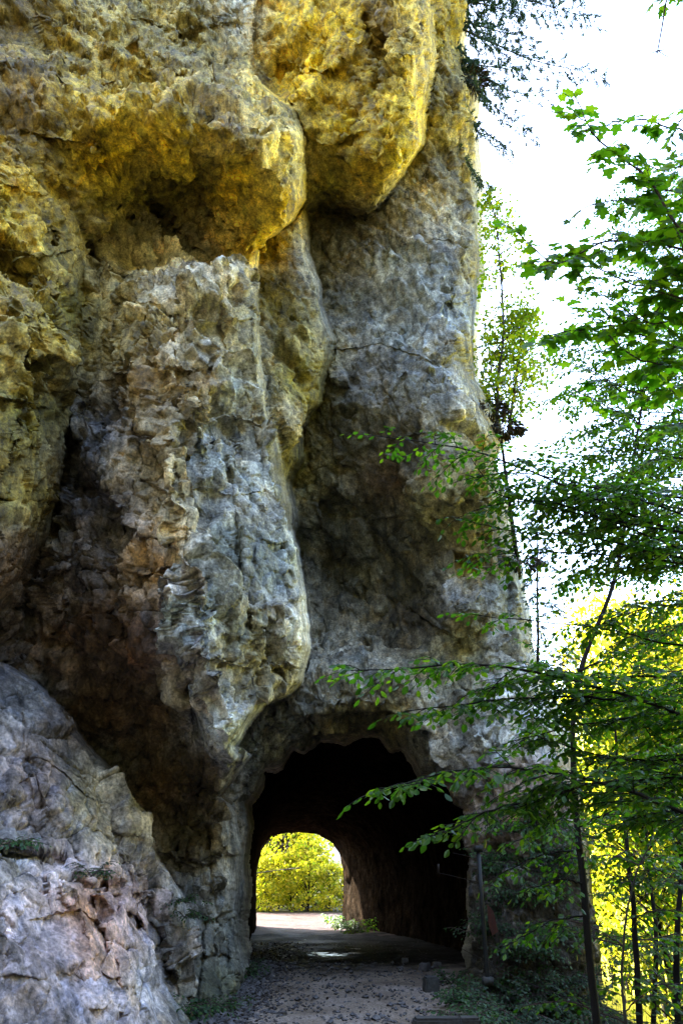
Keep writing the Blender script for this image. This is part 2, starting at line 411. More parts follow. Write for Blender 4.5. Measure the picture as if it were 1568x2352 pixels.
O_FACE = [(-1900,-900),(1066,-900),(1066,0),(1060,90),(1060,160),(1084,168),(1095,200),(1092,255),(1082,280),(1093,330),(1097,400),(1098,520),(1101,640),(1094,700),(1084,780),(1088,870),(1112,915),(1130,960),(1150,1010),(1128,1060),(1150,1130),(1168,1220),(1185,1290),(1196,1360),(1205,1430),(1216,1500),(1250,1580),(1292,1670),(1320,1780),(1345,1980),(1365,2180),(1390,2600),(-1900,2600)]
PORTAL = [(572,2400),(566,2225),(556,2140),(564,2050),(556,1980),(566,1900),(560,1850),(596,1800),(604,1770),(640,1762),(668,1722),(700,1728),(735,1698),(790,1706),(830,1690),(872,1694),(898,1722),(925,1716),(950,1742),(968,1778),(1000,1776),(1040,1796),(1058,1836),(1082,1852),(1078,1920),(1094,1970),(1084,2060),(1092,2120),(1074,2200),(1070,2400)]

def roll(px, py, poly, A, w):
    """the mass rounds away from its outline"""
    d = seg_dist(px, py, poly + poly[:1])
    ins = inside(px, py, poly)
    t = np.clip(d / w, 0, 1)
    return np.where(ins, A * (1 - np.sqrt(np.maximum(1 - (1 - t) ** 2, 0))), A + d * 1.2), ins, d

gx = np.concatenate([np.arange(-1500, 0, 20), np.arange(0, 1412, 2.3)])
gy = np.concatenate([np.arange(-620, 0, 14), np.arange(0, 2352, 2.3), np.arange(2354, 2480, 8)])
NX, NY = len(gx), len(gy)
px, py = [q.ravel() for q in np.meshgrid(gx, gy)]
q3 = np.stack([px, py, np.zeros_like(px)], -1)
# outlines get ragged
wx = 22 * fbm(q3 / 90, 5, 3, 0.62); wy = 22 * fbm(q3 / 90, 5, 9, 0.62)
ox, oy = px + wx, py + wy
ev = {k: tps(v)(px, py)[:, 0] for k, v in dict(face=S_FACE, but=S_BUT, slab=S_SLAB, block=S_BLOCK, flake=S_FLAKE).items()}

def groove(line, depth, w, sharp=1.0):
    d = seg_dist(ox, oy, line)
    return depth * np.exp(-(d / w) ** sharp)

bt = ev['but']
bt = bt + groove([(205,560),(192,760),(180,900),(135,1150),(60,1400)], 1.4, 24)
bt = bt - groove([(350,880),(385,1050),(402,1200),(425,1350),(432,1450),(470,1560),(520,1690)], 0.6, 36)
bt = bt + groove([(330,470),(390,505),(480,590),(585,560)], 0.9, 14)
bt = bt + groove([(590,1300),(575,1360),(580,1450),(592,1600)], 0.35, 7)
bt = bt + groove([(440,1560),(446,1680)], 0.5, 9)
bt = bt + groove([(0,1440),(60,1470),(130,1490),(200,1540)], 0.8, 18)
bt = bt + groove([(470,1850),(480,1950),(500,2100),(490,2200)], 0.4, 7)
bt = bt + groove([(545,1720),(530,1800),(540,1900)], 0.4, 10) + groove([(420,1900),(430,2000),(470,2120),(455,2300)], 0.35, 6) + groove([(520,1960),(530,2080),(520,2230)], 0.25, 5) + groove([(470,1760),(445,1850),(415,1920)], 0.5, 10) + groove([(440,2100),(500,2130),(550,2110)], 0.3, 8)
bt = bt + groove([(330,0),(315,130),(295,260)], 0.35, 7) + groove([(560,600),(578,800),(570,900),(612,1150)], 0.25, 6) + groove([(450,900),(462,1100),(475,1300)], 0.22, 6) + groove([(250,560),(240,720),(228,900)], 0.35, 8) + groove([(520,1000),(545,1250),(572,1500)], 0.2, 5) + groove([(90,0),(120,200),(100,400),(130,560)], 0.5, 10) + groove([(470,100),(500,230),(480,300)], 0.3, 7) + groove([(30,600),(50,900),(20,1100)], 0.4, 9) + groove([(310,900),(330,1060),(300,1200)], 0.35, 8)
bt = bt + groove([(60,580),(130,680),(160,760)], -0.25, 14)
bt = bt + groove([(500,700),(512,770)], 0.3, 6)
bt = bt + groove([(150,1180),(290,1210),(300,1250),(410,1260)], 0.35, 12)
bt = bt + groove([(60,1480),(180,1460),(240,1500)], 0.4, 12)
bt = bt + groove([(620,1120),(570,1300)], 0.18, 9)
def ledge(line, depth, w):
    """an undercut: the rock below the line steps back under a sharp lip"""
    lx = np.array([p[0] for p in line], float); ly = np.array([p[1] for p in line], float)
    t = (oy - np.interp(ox, lx, ly)) / w
    e = np.clip(np.minimum(ox - lx[0], lx[-1] - ox) / 30, 0, 1)
    return np.where((t > 0) & (t < 1), depth * (1 - t) ** 1.2 * np.minimum(t * w / 3, 1), 0) * e
for ln, dp, w in [([(320,835),(430,855),(530,838)],.3,60),([(130,1195),(220,1170),(300,1205),(410,1262)],.45,75),([(60,1335),(200,1300),(330,1322),(400,1300)],.35,60),([(110,1445),(260,1400),(420,1402)],.4,55),([(240,1122),(330,1100),(395,1142)],.35,50),
    ([(195,885),(330,850)],.4,60),([(60,305),(200,335)],.35,60),([(-30,565),(90,592),(190,560)],.4,80),([(-30,905),(130,942)],.4,70),([(-30,1135),(110,1152)],.45,80),([(550,1232),(690,1262)],.18,40),([(430,1500),(560,1532),(705,1530)],.35,60),
    ([(300,30),(420,70),(560,50)],.3,70),([(220,190),(330,170),(450,205)],.3,60),([(-30,180),(80,150),(170,200)],.35,70),([(-30,420),(90,440),(180,410)],.35,70),([(460,980),(560,960),(620,990)],.2,50),([(240,700),(340,690),(430,720)],.22,40),([(470,750),(590,730)],.2,40),([(230,1010),(330,985),(390,1020)],.3,45),([(440,1120),(540,1140),(640,1120)],.15,35),([(395,1960),(470,1990),(560,1960)],.3,50),([(430,2090),(490,2110),(560,2080)],.25,45),([(440,2200),(500,2190),(570,2215)],.2,40),([(380,1880),(450,1900),(555,1870)],.3,45)]:
    bt = bt + ledge(ln, dp, w)
fc = ev['face']
for ln, dp, w in [([(700,1292),(790,1335),(900,1372),(1055,1475)],.45,80),([(760,800),(880,790),(1010,832)],.22,50),([(880,1012),(1000,990)],.2,40),([(1000,1252),(1110,1292)],.5,60),([(640,1642),(760,1640),(900,1638),(1010,1690)],.5,50),([(740,1150),(850,1190),(960,1185)],.18,40),([(900,560),(1000,545),(1080,570)],.18,40),([(980,700),(1090,690)],.2,40),([(760,950),(860,930)],.15,40),([(1050,1580),(1150,1600),(1280,1590)],.3,50),([(1080,1750),(1200,1770),(1310,1760)],.3,50),([(1090,1930),(1200,1950),(1330,1930)],.3,50)]:
    fc = fc + ledge(ln, dp, w)
fc = fc + groove([(690,1270),(730,1310),(790,1335),(900,1370),(980,1400),(1055,1480)], 0.5, 9)
fc = fc + groove([(735,545),(750,580),(768,610)], 0.4, 5) + groove([(720,1120),(860,1180)], 0.12, 5)
fc = fc + groove([(892,1050),(888,1120),(876,1165)], 0.3, 8)
fc = fc + groove([(1010,1270),(1080,1290),(1105,1330),(1085,1420),(1050,1490)], 0.5, 14)
fc = fc + groove([(1115,1240),(1110,1400),(1100,1500)], 0.5, 9) + groove([(1150,1300),(1165,1480)], 0.35, 7)
fc = fc + groove([(1050,300),(1062,420),(1055,560)], 0.4, 8) + groove([(850,720),(870,760),(885,800)], 0.2, 4)
fc = fc + groove([(870,1640),(960,1560),(1010,1570)], 0.3, 14)
bk = ev['block']
for ln, dp, w in [([(610,130),(700,165),(800,150)],.3,60),([(860,120),(930,140),(1000,110)],.3,60),([(650,300),(760,330),(850,300)],.3,60),([(860,250),(930,270),(980,240)],.25,45)]:
    bk = bk + ledge(ln, dp, w)
bk = bk + groove([(825,-100),(840,60),(862,130),(855,250),(850,330),(795,420),(718,505)], 0.6, 10)
bk = bk + groove([(830,70),(900,110)], 0.5, 8) + groove([(610,100),(690,250)], 0.2, 10)
bk = bk - groove([(935,-100),(930,100),(985,180)], 0.35, 30)
sl = ev['slab']
sl = sl + groove([(20,1960),(110,1975),(230,2010),(330,2140)], 0.3, 12) + groove([(340,2110),(370,2150),(390,2230),(420,2290)], 0.8, 18)
sl = sl + groove([(130,1990),(220,2060),(240,2200),(200,2290)], 0.25, 12) - groove([(140,2010),(200,2120),(215,2280)], 0.3, 22)
sl = sl + groove([(290,1980),(310,2090),(330,2160)], 0.25, 8) + groove([(60,1800),(100,1900)], 0.15, 10)
for ln, dp, w in [([(-30,1950),(110,1968),(240,2015),(340,2150)],.22,60),([(60,2110),(190,2090),(260,2150)],.18,50),([(150,2260),(230,2240),(330,2290)],.16,50),([(-30,2230),(90,2250),(180,2230)],.12,50),([(250,1900),(330,1935),(390,2010)],.15,40),([(40,1720),(140,1760),(230,1850)],.14,40)]:
    sl = sl + ledge(ln, dp, w)
sl = sl + groove([(130,1640),(210,1800),(300,1960),(350,2080)], 0.14, 5) + groove([(40,1580),(60,1760),(130,1900)], 0.14, 5) + groove([(90,1980),(120,2120),(100,2300)], 0.2, 6) + groove([(280,2040),(250,2170),(290,2330)], 0.2, 6)
fl = ev['flake'] + groove([(690,530),(720,640)], 0.3, 7) + groove([(620,780),(740,770)], 0.15, 14)

stack, tags = [], []
r, ins, d = roll(ox, oy, O_FACE, 2.2, 55)
face_out = np.where(ins, 0, d)
fy = fc + np.where(ins, r, 2.2 + d * 0.9)
stack.append(fy)
for e, o, A, w in ((bt, O_BUT, 2.6, 30), (sl, O_SLAB, 1.8, 22), (bk, O_BLOCK, 3.2, 60), (fl, O_FLAKE, 3.6, 42)):
    r, ins, d = roll(ox, oy, o, A, w)
    stack.append(e + r)
stack = np.array(stack)
# blocky relief before taking the nearest mass
DY = stack.min(0); WHO = stack.argmin(0)
# inside the portal the face is open; its lip turns inwards
dport = seg_dist(ox, oy, PORTAL + PORTAL[:1]); inport = inside(ox, oy, PORTAL)
DY = DY + np.where(WHO == 0, np.where(inport, 0.8 + dport * 0.22, 0.8 * np.exp(-dport / 22)), 0)

pos = P(px, py, DY)

def grid_normals(pos):
    g = pos.reshape(NY, NX, 3)
    du = np.gradient(g, axis=1); dv = np.gradient(g, axis=0)
    n = U(np.cross(dv, du)).reshape(-1, 3)
    vd = U(CAM - pos)
    return np.where(((n * vd).sum(-1) < 0)[:, None], -n, n)

def sstep0(a, b, x):
    t = np.clip((x - a) / (b - a), 0, 1); return t * t * (3 - 2 * t)

def blur(a, k=2):
    g = a.reshape(NY, NX, -1)
    for _ in range(k):
        g2 = g.copy()
        g2[1:-1, 1:-1] = (g[1:-1, 1:-1] * 2 + g[:-2, 1:-1] + g[2:, 1:-1] + g[1:-1, :-2] + g[1:-1, 2:]) / 6
        g = g2
    return g.reshape(len(a), -1)

def cells(p, seed):
    """nearest jittered 3D seed of every point, as an integer id"""
    p = np.asarray(p, np.float32); i = np.floor(p).astype(np.int32)
    best = np.full(len(p), 1e9, np.float32); b2 = best.copy(); ids = np.zeros(len(p), np.int64)
    for dx in (-1, 0, 1):
        for dy in (-1, 0, 1):
            for dz in (-1, 0, 1):
                c = i + np.array([dx, dy, dz], np.int32)
                h = _hash(c[:, 0], c[:, 1], c[:, 2], seed)
                o = np.stack([(h & 1023), (h >> 10) & 1023, (h >> 20) & 1023], -1).astype(np.float32) / 1023
                d = p - (c + o); dd = (d * d).sum(-1); m = dd < best
                b2 = np.where(m, best, np.minimum(b2, dd)); ids = np.where(m, h, ids); best = np.where(m, dd, best)
    return ids, np.sqrt(b2) - np.sqrt(best)

def planar(pos, nrm, wp, seed, tilt, cap, calm):
    """break the surface into flat broken faces: every cell is pressed onto its own plane"""
    ids, edge = cells(wp, seed)
    _, inv = np.unique(ids * 8 + WHO, return_inverse=True); inv = inv.ravel()
    cnt = np.bincount(inv, calm) + 1e-6
    mean = np.stack([np.bincount(inv, calm * pos[:, k]) for k in range(3)], -1) / cnt[:, None]
    nn = np.stack([np.bincount(inv, calm * nrm[:, k]) for k in range(3)], -1) / cnt[:, None]
    r = np.random.default_rng(seed + 900)
    nn = U(nn + r.normal(size=nn.shape) * tilt)
    q = (mean[inv] - pos); n = nn[inv]
    h = (q * n).sum(-1) / np.maximum((n * nrm).sum(-1), 0.35)
    return np.clip(h, -cap, cap), edge, r.random(len(cnt))[inv]

gD = DY.reshape(NY, NX)
st_ = np.hypot(np.gradient(gD, axis=0), np.gradient(gD, axis=1))
foot = np.linalg.norm(pos - CAM, axis=1).reshape(NY, NX) / 1568 * np.maximum(np.gradient(gx)[None, :], np.gradient(gy)[:, None])
st_ = blur((st_ / foot).reshape(-1, 1), 2)[:, 0]
calm1 = 1 / (1 + (st_ / 6) ** 2); calm2 = 1 / (1 + (st_ / 4) ** 2)
nrm = U(blur(grid_normals(pos), 14))
amp = np.where(WHO == 1, 1.0, np.where(WHO == 2, 0.62, 0.9))
amp = amp * (1 - 0.1 * (WHO == 1) * sstep0(1750, 1850, py))
DIP = np.array([[0.94, 0.0, 0.34], [0.0, 1.0, 0.0], [-0.34, 0.0, 0.94]])
wp = (pos + 0.30 * np.stack([fbm(pos * 0.9, 3, 51), fbm(pos * 0.9, 3, 52), fbm(pos * 0.9, 3, 53)], -1)) @ DIP.T
n0 = fbm(pos * 0.55, 3, 90)
RGH = np.array([(250,1150,1.7),(300,1350,1.8),(400,900,1.6),(350,450,1.5),(450,560,1.6),(800,1660,1.6),(650,1640,1.3),(880,200,1.2),(100,700,1.3),(100,200,1.0),(150,1450,1.6),(350,1600,1.0),(330,700,1.0),
 (560,1150,.45),(600,1350,.5),(520,800,.7),(900,700,.5),(900,1000,.45),(880,1300,.4),(850,1450,.6),(1050,1350,.9),(1080,1600,1.1),(200,1750,.5),(60,1700,.5),(150,2050,.8),(300,1950,.6),(100,2250,.75),(350,2200,.9),(450,1950,1.7),(520,2100,1.5),(480,2250,1.3),(430,1800,1.4),(1200,1900,1.2),(700,750,.8),(1050,300,.8),(660,350,.8),(740,100,1.0)])
rgh = np.empty(len(px))
for i in range(0, len(px), 60000):
    d2 = (px[i:i + 60000, None] - RGH[:, 0]) ** 2 + (py[i:i + 60000, None] - RGH[:, 1]) ** 2
    w = 1 / (d2 + 3000) ** 1.6; rgh[i:i + 60000] = 1.08 * (w @ RGH[:, 2]) / w.sum(1)
def joints(p, w, seed):
    n = perlin(p, seed) + 0.35 * perlin(p * 2.3 + 5, seed + 1) + 0.12 * perlin(p * 7 + 9, seed + 2)
    m = sstep0(-0.05, 0.12, perlin(p * 0.8 + 30, seed + 3))
    return np.exp(-(np.abs(n) / w) ** 1.5) * m
ck = joints(wp * np.array([1.15, 0.6, 0.30]), 0.020, 201) + joints(wp * np.array([0.30, 0.5, 0.95]), 0.018, 211) + 0.6 * joints(wp * np.array([1.9, 1.2, 1.0]), 0.02, 221)
kk = np.minimum(amp, 1) * (1 - 0.35 * (WHO == 1) * sstep0(1560, 1660, py))
h1, e1, r1 = planar(pos, nrm, wp * np.array([0.80, 0.70, 0.34]), 5, 0.20, 0.50, calm1)
h1 = blur((h1 * calm1).reshape(-1, 1), 3)[:, 0]
disp = 0.80 * kk * h1 + 0.14 * n0 * amp - 0.20 * ck * (0.5 + 0.5 * rgh) - 0.05 * np.exp(-e1 / 0.03) * kk
pos = pos + nrm * (disp * calm1)[:, None]
nrm = U(blur(grid_normals(pos), 8))
wq = (pos + 0.10 * np.stack([fbm(pos * 2.5, 2, 56), fbm(pos * 2.5, 2, 57), fbm(pos * 2.5, 2, 58)], -1)) @ DIP.T
h2, e2, r2 = planar(pos, nrm, wq * np.array([1.75, 1.75, 1.05]) + 7, 26, 0.24, 0.22, calm2)
h2 = blur((h2 * calm2).reshape(-1, 1), 1)[:, 0]
a2 = np.clip(0.35 + 0.6 * rgh, 0.3, 1.3)
pos = pos + nrm * ((0.85 * a2 * h2 - 0.035 * a2 * np.exp(-e2 / 0.05)) * kk * calm2)[:, None]
nrm = U(blur(grid_normals(pos), 4))
wp = (pos + 0.05 * np.stack([fbm(pos * 5, 2, 61), fbm(pos * 5, 2, 62), fbm(pos * 5, 2, 63)], -1)) @ DIP.T
h3, e3, r3 = planar(pos, nrm, wp * np.array([5.5, 5.5, 3.6]) + 3, 7, 0.30, 0.08, calm2)
rough_ = rgh * (0.6 + 0.7 * sstep0(-0.25, 0.3, fbm(pos * 0.7, 3, 35)))
sk = wp * np.array([1, 1, 0.7])
disp = (0.75 * np.clip(rough_, .2, 1.3) * h3 - 0.012 * np.exp(-e3 / 0.08)) * kk + rough_ * amp * (0.03 * (fbm(sk * 2.6, 4, 33, 0.6, True) - 0.3) + 0.022 * fbm(sk * 10.0, 4, 44, 0.65))
pos = pos + nrm * (disp * calm2)[:, None]
TONE = np.where(WHO == 2, 0.80, 1.0) * (0.72 + 0.56 * r1) * (0.74 + 0.52 * r2) * (0.88 + 0.24 * r3)

# stone colours and stains, with bounce light, skylight and shade painted in: (x, y, r, g, b)
OCH_BOUNCE = (0.68, 0.46, 0.016); TAN = (0.36, 0.31, 0.18); GRY = (0.27, 0.32, 0.42); PAL = (0.54, 0.50, 0.40); BRN = (0.26, 0.165, 0.085); LAV = (0.40, 0.345, 0.385); DKG = (0.20, 0.19, 0.14); OLV = (0.32, 0.26, 0.03)  # ochre carries bounce from sunlit trees; brown and dark grey deepen overhang shade
STAIN_LIGHT = [[(0,0),(0.34,0.24,0.07)],[(60,250),(0.32,0.21,0.05)],[(150,100),(0.46,0.34,0.08)],[(250,60),(0.42,0.34,0.12)],[(450,80),(0.44,0.36,0.14)],[(560,40),PAL],[(350,200),(0.50,0.37,0.08)],[(500,180),(0.46,0.36,0.12)],[(200,250),(0.50,0.36,0.05)],[(0,480),(0.44,0.31,0.03)],
 [(250,350),OCH_BOUNCE],[(400,330),OCH_BOUNCE],[(520,300),(0.42,0.30,0.10)],[(300,430),OLV],[(420,420),OLV],[(540,420),OCH_BOUNCE],[(640,300),(0.56,0.48,0.22)],[(680,380),(0.58,0.47,0.14)],[(640,480),OCH_BOUNCE],[(600,560),OCH_BOUNCE],
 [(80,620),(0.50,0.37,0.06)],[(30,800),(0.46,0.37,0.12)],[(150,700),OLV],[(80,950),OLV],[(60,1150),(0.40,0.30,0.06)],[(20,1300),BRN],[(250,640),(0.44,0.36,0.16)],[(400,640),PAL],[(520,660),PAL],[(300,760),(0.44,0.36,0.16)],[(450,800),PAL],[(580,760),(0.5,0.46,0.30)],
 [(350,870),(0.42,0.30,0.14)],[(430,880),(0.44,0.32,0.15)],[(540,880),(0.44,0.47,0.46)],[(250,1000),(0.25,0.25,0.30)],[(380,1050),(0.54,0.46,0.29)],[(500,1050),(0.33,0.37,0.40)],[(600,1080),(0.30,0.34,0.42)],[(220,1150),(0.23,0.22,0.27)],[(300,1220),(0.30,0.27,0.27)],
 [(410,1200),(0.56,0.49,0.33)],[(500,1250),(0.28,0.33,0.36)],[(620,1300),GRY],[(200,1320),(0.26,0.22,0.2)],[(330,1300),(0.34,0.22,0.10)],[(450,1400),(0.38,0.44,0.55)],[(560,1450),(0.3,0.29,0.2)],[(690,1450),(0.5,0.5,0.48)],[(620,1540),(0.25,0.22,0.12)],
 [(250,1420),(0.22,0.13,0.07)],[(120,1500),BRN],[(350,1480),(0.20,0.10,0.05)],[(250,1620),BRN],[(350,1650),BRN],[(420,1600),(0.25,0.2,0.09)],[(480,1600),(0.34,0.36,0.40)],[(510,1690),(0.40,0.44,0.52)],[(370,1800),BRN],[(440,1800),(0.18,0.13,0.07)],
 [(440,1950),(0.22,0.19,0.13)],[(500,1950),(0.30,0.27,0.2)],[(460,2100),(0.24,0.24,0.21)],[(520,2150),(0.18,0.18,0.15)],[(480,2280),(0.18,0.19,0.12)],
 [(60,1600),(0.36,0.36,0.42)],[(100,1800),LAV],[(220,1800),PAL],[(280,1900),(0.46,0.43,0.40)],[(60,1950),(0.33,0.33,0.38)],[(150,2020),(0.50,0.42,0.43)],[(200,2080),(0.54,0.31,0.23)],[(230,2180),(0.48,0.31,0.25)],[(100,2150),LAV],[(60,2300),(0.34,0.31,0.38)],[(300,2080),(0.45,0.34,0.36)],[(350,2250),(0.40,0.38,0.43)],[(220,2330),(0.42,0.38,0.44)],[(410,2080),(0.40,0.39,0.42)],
 [(650,50),OCH_BOUNCE],[(720,150),OCH_BOUNCE],[(680,200),OCH_BOUNCE],[(780,60),(0.72,0.50,0.015)],[(780,280),(0.56,0.40,0.015)],[(850,250),(0.44,0.29,0.02)],[(850,60),(0.40,0.25,0.03)],[(930,60),(0.60,0.46,0.12)],[(960,140),(0.60,0.48,0.14)],[(930,250),(0.70,0.53,0.06)],[(920,340),(0.78,0.58,0.03)],[(850,400),OCH_BOUNCE],[(760,430),OLV],[(1030,60),(0.52,0.40,0.04)],[(1030,200),(0.44,0.37,0.14)],[(800,480),(0.26,0.2,0.08)],
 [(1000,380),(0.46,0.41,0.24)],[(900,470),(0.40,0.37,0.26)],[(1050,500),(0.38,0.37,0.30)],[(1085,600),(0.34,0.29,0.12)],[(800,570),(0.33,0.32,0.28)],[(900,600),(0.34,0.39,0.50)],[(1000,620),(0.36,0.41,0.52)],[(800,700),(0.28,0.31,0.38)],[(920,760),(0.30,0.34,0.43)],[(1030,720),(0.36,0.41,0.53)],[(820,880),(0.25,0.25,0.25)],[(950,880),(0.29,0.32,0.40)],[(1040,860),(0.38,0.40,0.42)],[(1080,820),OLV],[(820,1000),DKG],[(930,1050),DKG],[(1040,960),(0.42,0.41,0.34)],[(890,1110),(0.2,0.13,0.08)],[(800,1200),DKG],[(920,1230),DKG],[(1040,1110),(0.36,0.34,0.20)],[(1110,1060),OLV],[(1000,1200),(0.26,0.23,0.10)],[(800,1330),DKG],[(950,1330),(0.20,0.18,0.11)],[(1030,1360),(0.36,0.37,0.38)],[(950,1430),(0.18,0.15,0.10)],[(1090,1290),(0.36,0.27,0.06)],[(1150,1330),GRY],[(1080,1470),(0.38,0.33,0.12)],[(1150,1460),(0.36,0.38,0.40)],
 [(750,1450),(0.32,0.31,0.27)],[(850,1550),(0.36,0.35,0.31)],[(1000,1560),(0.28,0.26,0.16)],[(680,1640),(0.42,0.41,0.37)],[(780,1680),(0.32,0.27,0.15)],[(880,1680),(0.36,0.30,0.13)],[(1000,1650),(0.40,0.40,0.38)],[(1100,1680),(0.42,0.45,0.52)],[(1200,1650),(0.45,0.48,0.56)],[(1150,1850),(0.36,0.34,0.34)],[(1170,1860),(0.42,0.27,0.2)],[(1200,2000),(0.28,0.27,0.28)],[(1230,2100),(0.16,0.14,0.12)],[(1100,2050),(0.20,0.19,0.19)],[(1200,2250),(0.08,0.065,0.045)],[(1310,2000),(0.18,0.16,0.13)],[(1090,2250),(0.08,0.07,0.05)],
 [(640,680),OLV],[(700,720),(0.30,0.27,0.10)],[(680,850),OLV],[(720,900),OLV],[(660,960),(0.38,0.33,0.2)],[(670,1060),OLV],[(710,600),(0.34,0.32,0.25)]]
STAIN_LIGHT = [(a[0][0], a[0][1], *a[1]) for a in STAIN_LIGHT]
xs = np.array([s[0] for s in STAIN_LIGHT]); ys = np.array([s[1] for s in STAIN_LIGHT]); cs = np.array([s[2:] for s in STAIN_LIGHT])
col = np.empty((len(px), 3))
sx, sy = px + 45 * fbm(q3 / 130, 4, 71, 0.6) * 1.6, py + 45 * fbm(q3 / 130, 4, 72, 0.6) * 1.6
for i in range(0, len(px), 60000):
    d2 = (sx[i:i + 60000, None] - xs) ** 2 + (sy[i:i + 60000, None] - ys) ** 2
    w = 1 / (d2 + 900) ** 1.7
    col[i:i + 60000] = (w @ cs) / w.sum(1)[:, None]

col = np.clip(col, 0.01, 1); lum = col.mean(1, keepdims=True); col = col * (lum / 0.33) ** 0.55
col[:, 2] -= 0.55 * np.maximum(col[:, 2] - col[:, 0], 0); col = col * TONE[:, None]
# split the sheet into the rock masses (parts of one cliff)
idx = np.arange(NX * NY).reshape(NY, NX)
quads = np.stack([idx[:-1, :-1], idx[1:, :-1], idx[1:, 1:], idx[:-1, 1:]], -1).reshape(-1, 4)
open_ = inport & (WHO == 0) & (dport > 15)
keep = ~(open_[quads].all(1)) & ~((face_out[quads] > 9).all(1))
cliff = empty('cliff', (0, 15, 0)); tag(cliff, 'huge overhanging ochre and grey limestone cliff pierced by the road tunnel', 'cliff', None, 'structure')
who_q = WHO[quads].min(1)
for k, nm in ((0, 'rock_face'), (1, 'buttress'), (2, 'slab'), (3, 'overhang'), (4, 'flake')):
    q = quads[keep & (who_q == k)]
    u, inv = np.unique(q, return_inverse=True)
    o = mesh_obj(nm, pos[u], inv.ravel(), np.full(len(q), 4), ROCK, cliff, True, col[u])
    lb = {1: 'nearest buttress, bulging above the tunnel mouth', 2: 'pale lavender slab leaning back from the path', 3: 'golden yellow block overhanging the grey face'}.get(k)
    if lb: o['label'] = lb
gm = DY.reshape(NY, NX).copy()  # unseen backing shell, added to stop sun leaking through the thin cliff sheet
for k in range(7):
    g2 = gm.copy()
    g2[1:] = np.maximum(g2[1:], gm[:-1]); g2[:-1] = np.maximum(g2[:-1], gm[1:]); g2[:, 1:] = np.maximum(g2[:, 1:], gm[:, :-1]); g2[:, :-1] = np.maximum(g2[:, :-1], gm[:, 1:])
    gm = g2
ri, ci = np.arange(0, NY, 5), np.arange(0, NX, 5)
sel = (ri[:, None] * NX + ci[None]).ravel()
shell = P(px[sel], py[sel], gm.ravel()[sel] + 1.2)
bad = ((inport | (dport < 45)) | ~inside(px, py, O_FACE) | (seg_dist(px, py, O_FACE[1:-1]) < 14))[sel]
ii = np.arange(len(sel)).reshape(len(ri), len(ci))
cq = np.stack([ii[:-1, :-1], ii[1:, :-1], ii[1:, 1:], ii[:-1, 1:]], -1).reshape(-1, 4)
cq = cq[~bad[cq].any(1)]
mesh_obj('sun_block_shell', shell, cq.ravel(), np.full(len(cq), 4), ROCK, cliff, True, np.tile([[0.2, 0.18, 0.15]], (len(shell), 1)))
print('cliff', round(time.time() - T0, 1))

# tunnel bore: rough tube from the portal to the far mouth
def resample(poly, n):
    p = np.array(poly, float); s = np.concatenate([[0], np.cumsum(np.linalg.norm(np.diff(p, axis=0), axis=1))])
    t = np.linspace(0, s[-1], n); return np.stack([np.interp(t, s, p[:, 0]), np.interp(t, s, p[:, 1])], -1)
nr_ = resample([(566,2300),(560,2100),(560,1980),(566,1880),(602,1800),(650,1735),(720,1700),(800,1686),(880,1690),(940,1715),(990,1752),(1042,1785),(1082,1845),(1092,1960),(1090,2080),(1078,2300)], 150)
near = P(*(np.array([822, 2000]) + (nr_ - [822, 2000]) * np.array([1.09, 1.06])).T, 17.0)
far = P(*resample([(588,2160),(588,2060),(590,2000),(600,1955),(622,1922),(655,1914),(700,1912),(735,1918),(762,1934),(780,1962),(788,2000),(790,2040),(787,2085),(784,2150)], 150).T, 27.8)
ns = 110
tt = np.linspace(0, 1, ns)[:, None, None]
# widest in the middle third so that walls keep parallel, pinched at the far mouth
e = tt ** 1.15
tb = near[None] * (1 - e) + far[None] * e
tb[..., 1] = (near[None, :, 1] * (1 - tt[..., 0]) + far[None, :, 1] * tt[..., 0])
rgt = np.clip((np.linspace(0, 1, 150) - 0.45) / 0.35, 0, 1)
tb[..., 0] += (np.sin(np.pi * np.clip(tt[..., 0], 0, 1)) ** 1.0) * rgt[None] * 0.45
tv = tb.reshape(-1, 3)
cen = tb.mean(1, keepdims=True); nn = U(tb - cen).reshape(-1, 3)
ff, ee = facets(tv * 2.2, 15, 0.6)
tv = tv + nn * (0.05 * facets(tv * 1.1 + 3, 19, 0.7)[0] + 0.015 * ff + 0.10 * fbm(tv * 1.6, 4, 70) + 0.05 * fbm(tv * 7, 3, 75))[:, None]
ii = np.arange(ns * 150).reshape(ns, 150)
tq = np.stack([ii[:-1, :-1], ii[:-1, 1:], ii[1:, 1:], ii[1:, :-1]], -1).reshape(-1, 4)
tc = np.array([0.015, 0.0115, 0.0088]) * (1 + 0.3 * fbm(tv * 0.8, 3, 77))[:, None]  # near-black tone puts interior shade into the bore's colour
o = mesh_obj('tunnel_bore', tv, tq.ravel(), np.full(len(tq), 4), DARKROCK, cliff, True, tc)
o['label'] = 'dark rough bored lining of the road tunnel'
# rock wall round the far mouth
bw = MB(); ring = tb[-1]; c0 = ring.mean(0)
rows = []
for k in range(9):
    s = 1 + (k / 8) ** 1.5 * 9
    rr = c0 + (ring - c0) * s; rr[:, 2] = np.where(ring[:, 2] < 0.4, ring[:, 2] - 0.5, rr[:, 2]); rr[:, 1] += -0.1 * k + 0.5 * fbm(rr * 0.6, 3, 81) * (k > 0)
    rr[:, 0] = np.clip(rr[:, 0], -30, 4.6); rr[:, 2] = np.minimum(rr[:, 2], 16 + rr[:, 0] * .1)
    rows.append(rr)
rows = np.array(rows); jj = np.arange(9 * 150).reshape(9, 150)
bq = np.stack([jj[:-1, :-1], jj[1:, :-1], jj[1:, 1:], jj[:-1, 1:]], -1).reshape(-1, 4)
mesh_obj('rear_face', rows.reshape(-1, 3), bq.ravel(), np.full(len(bq), 4), ROCK, cliff, True, np.tile([[0.3, 0.28, 0.24]], (9 * 150, 1)))

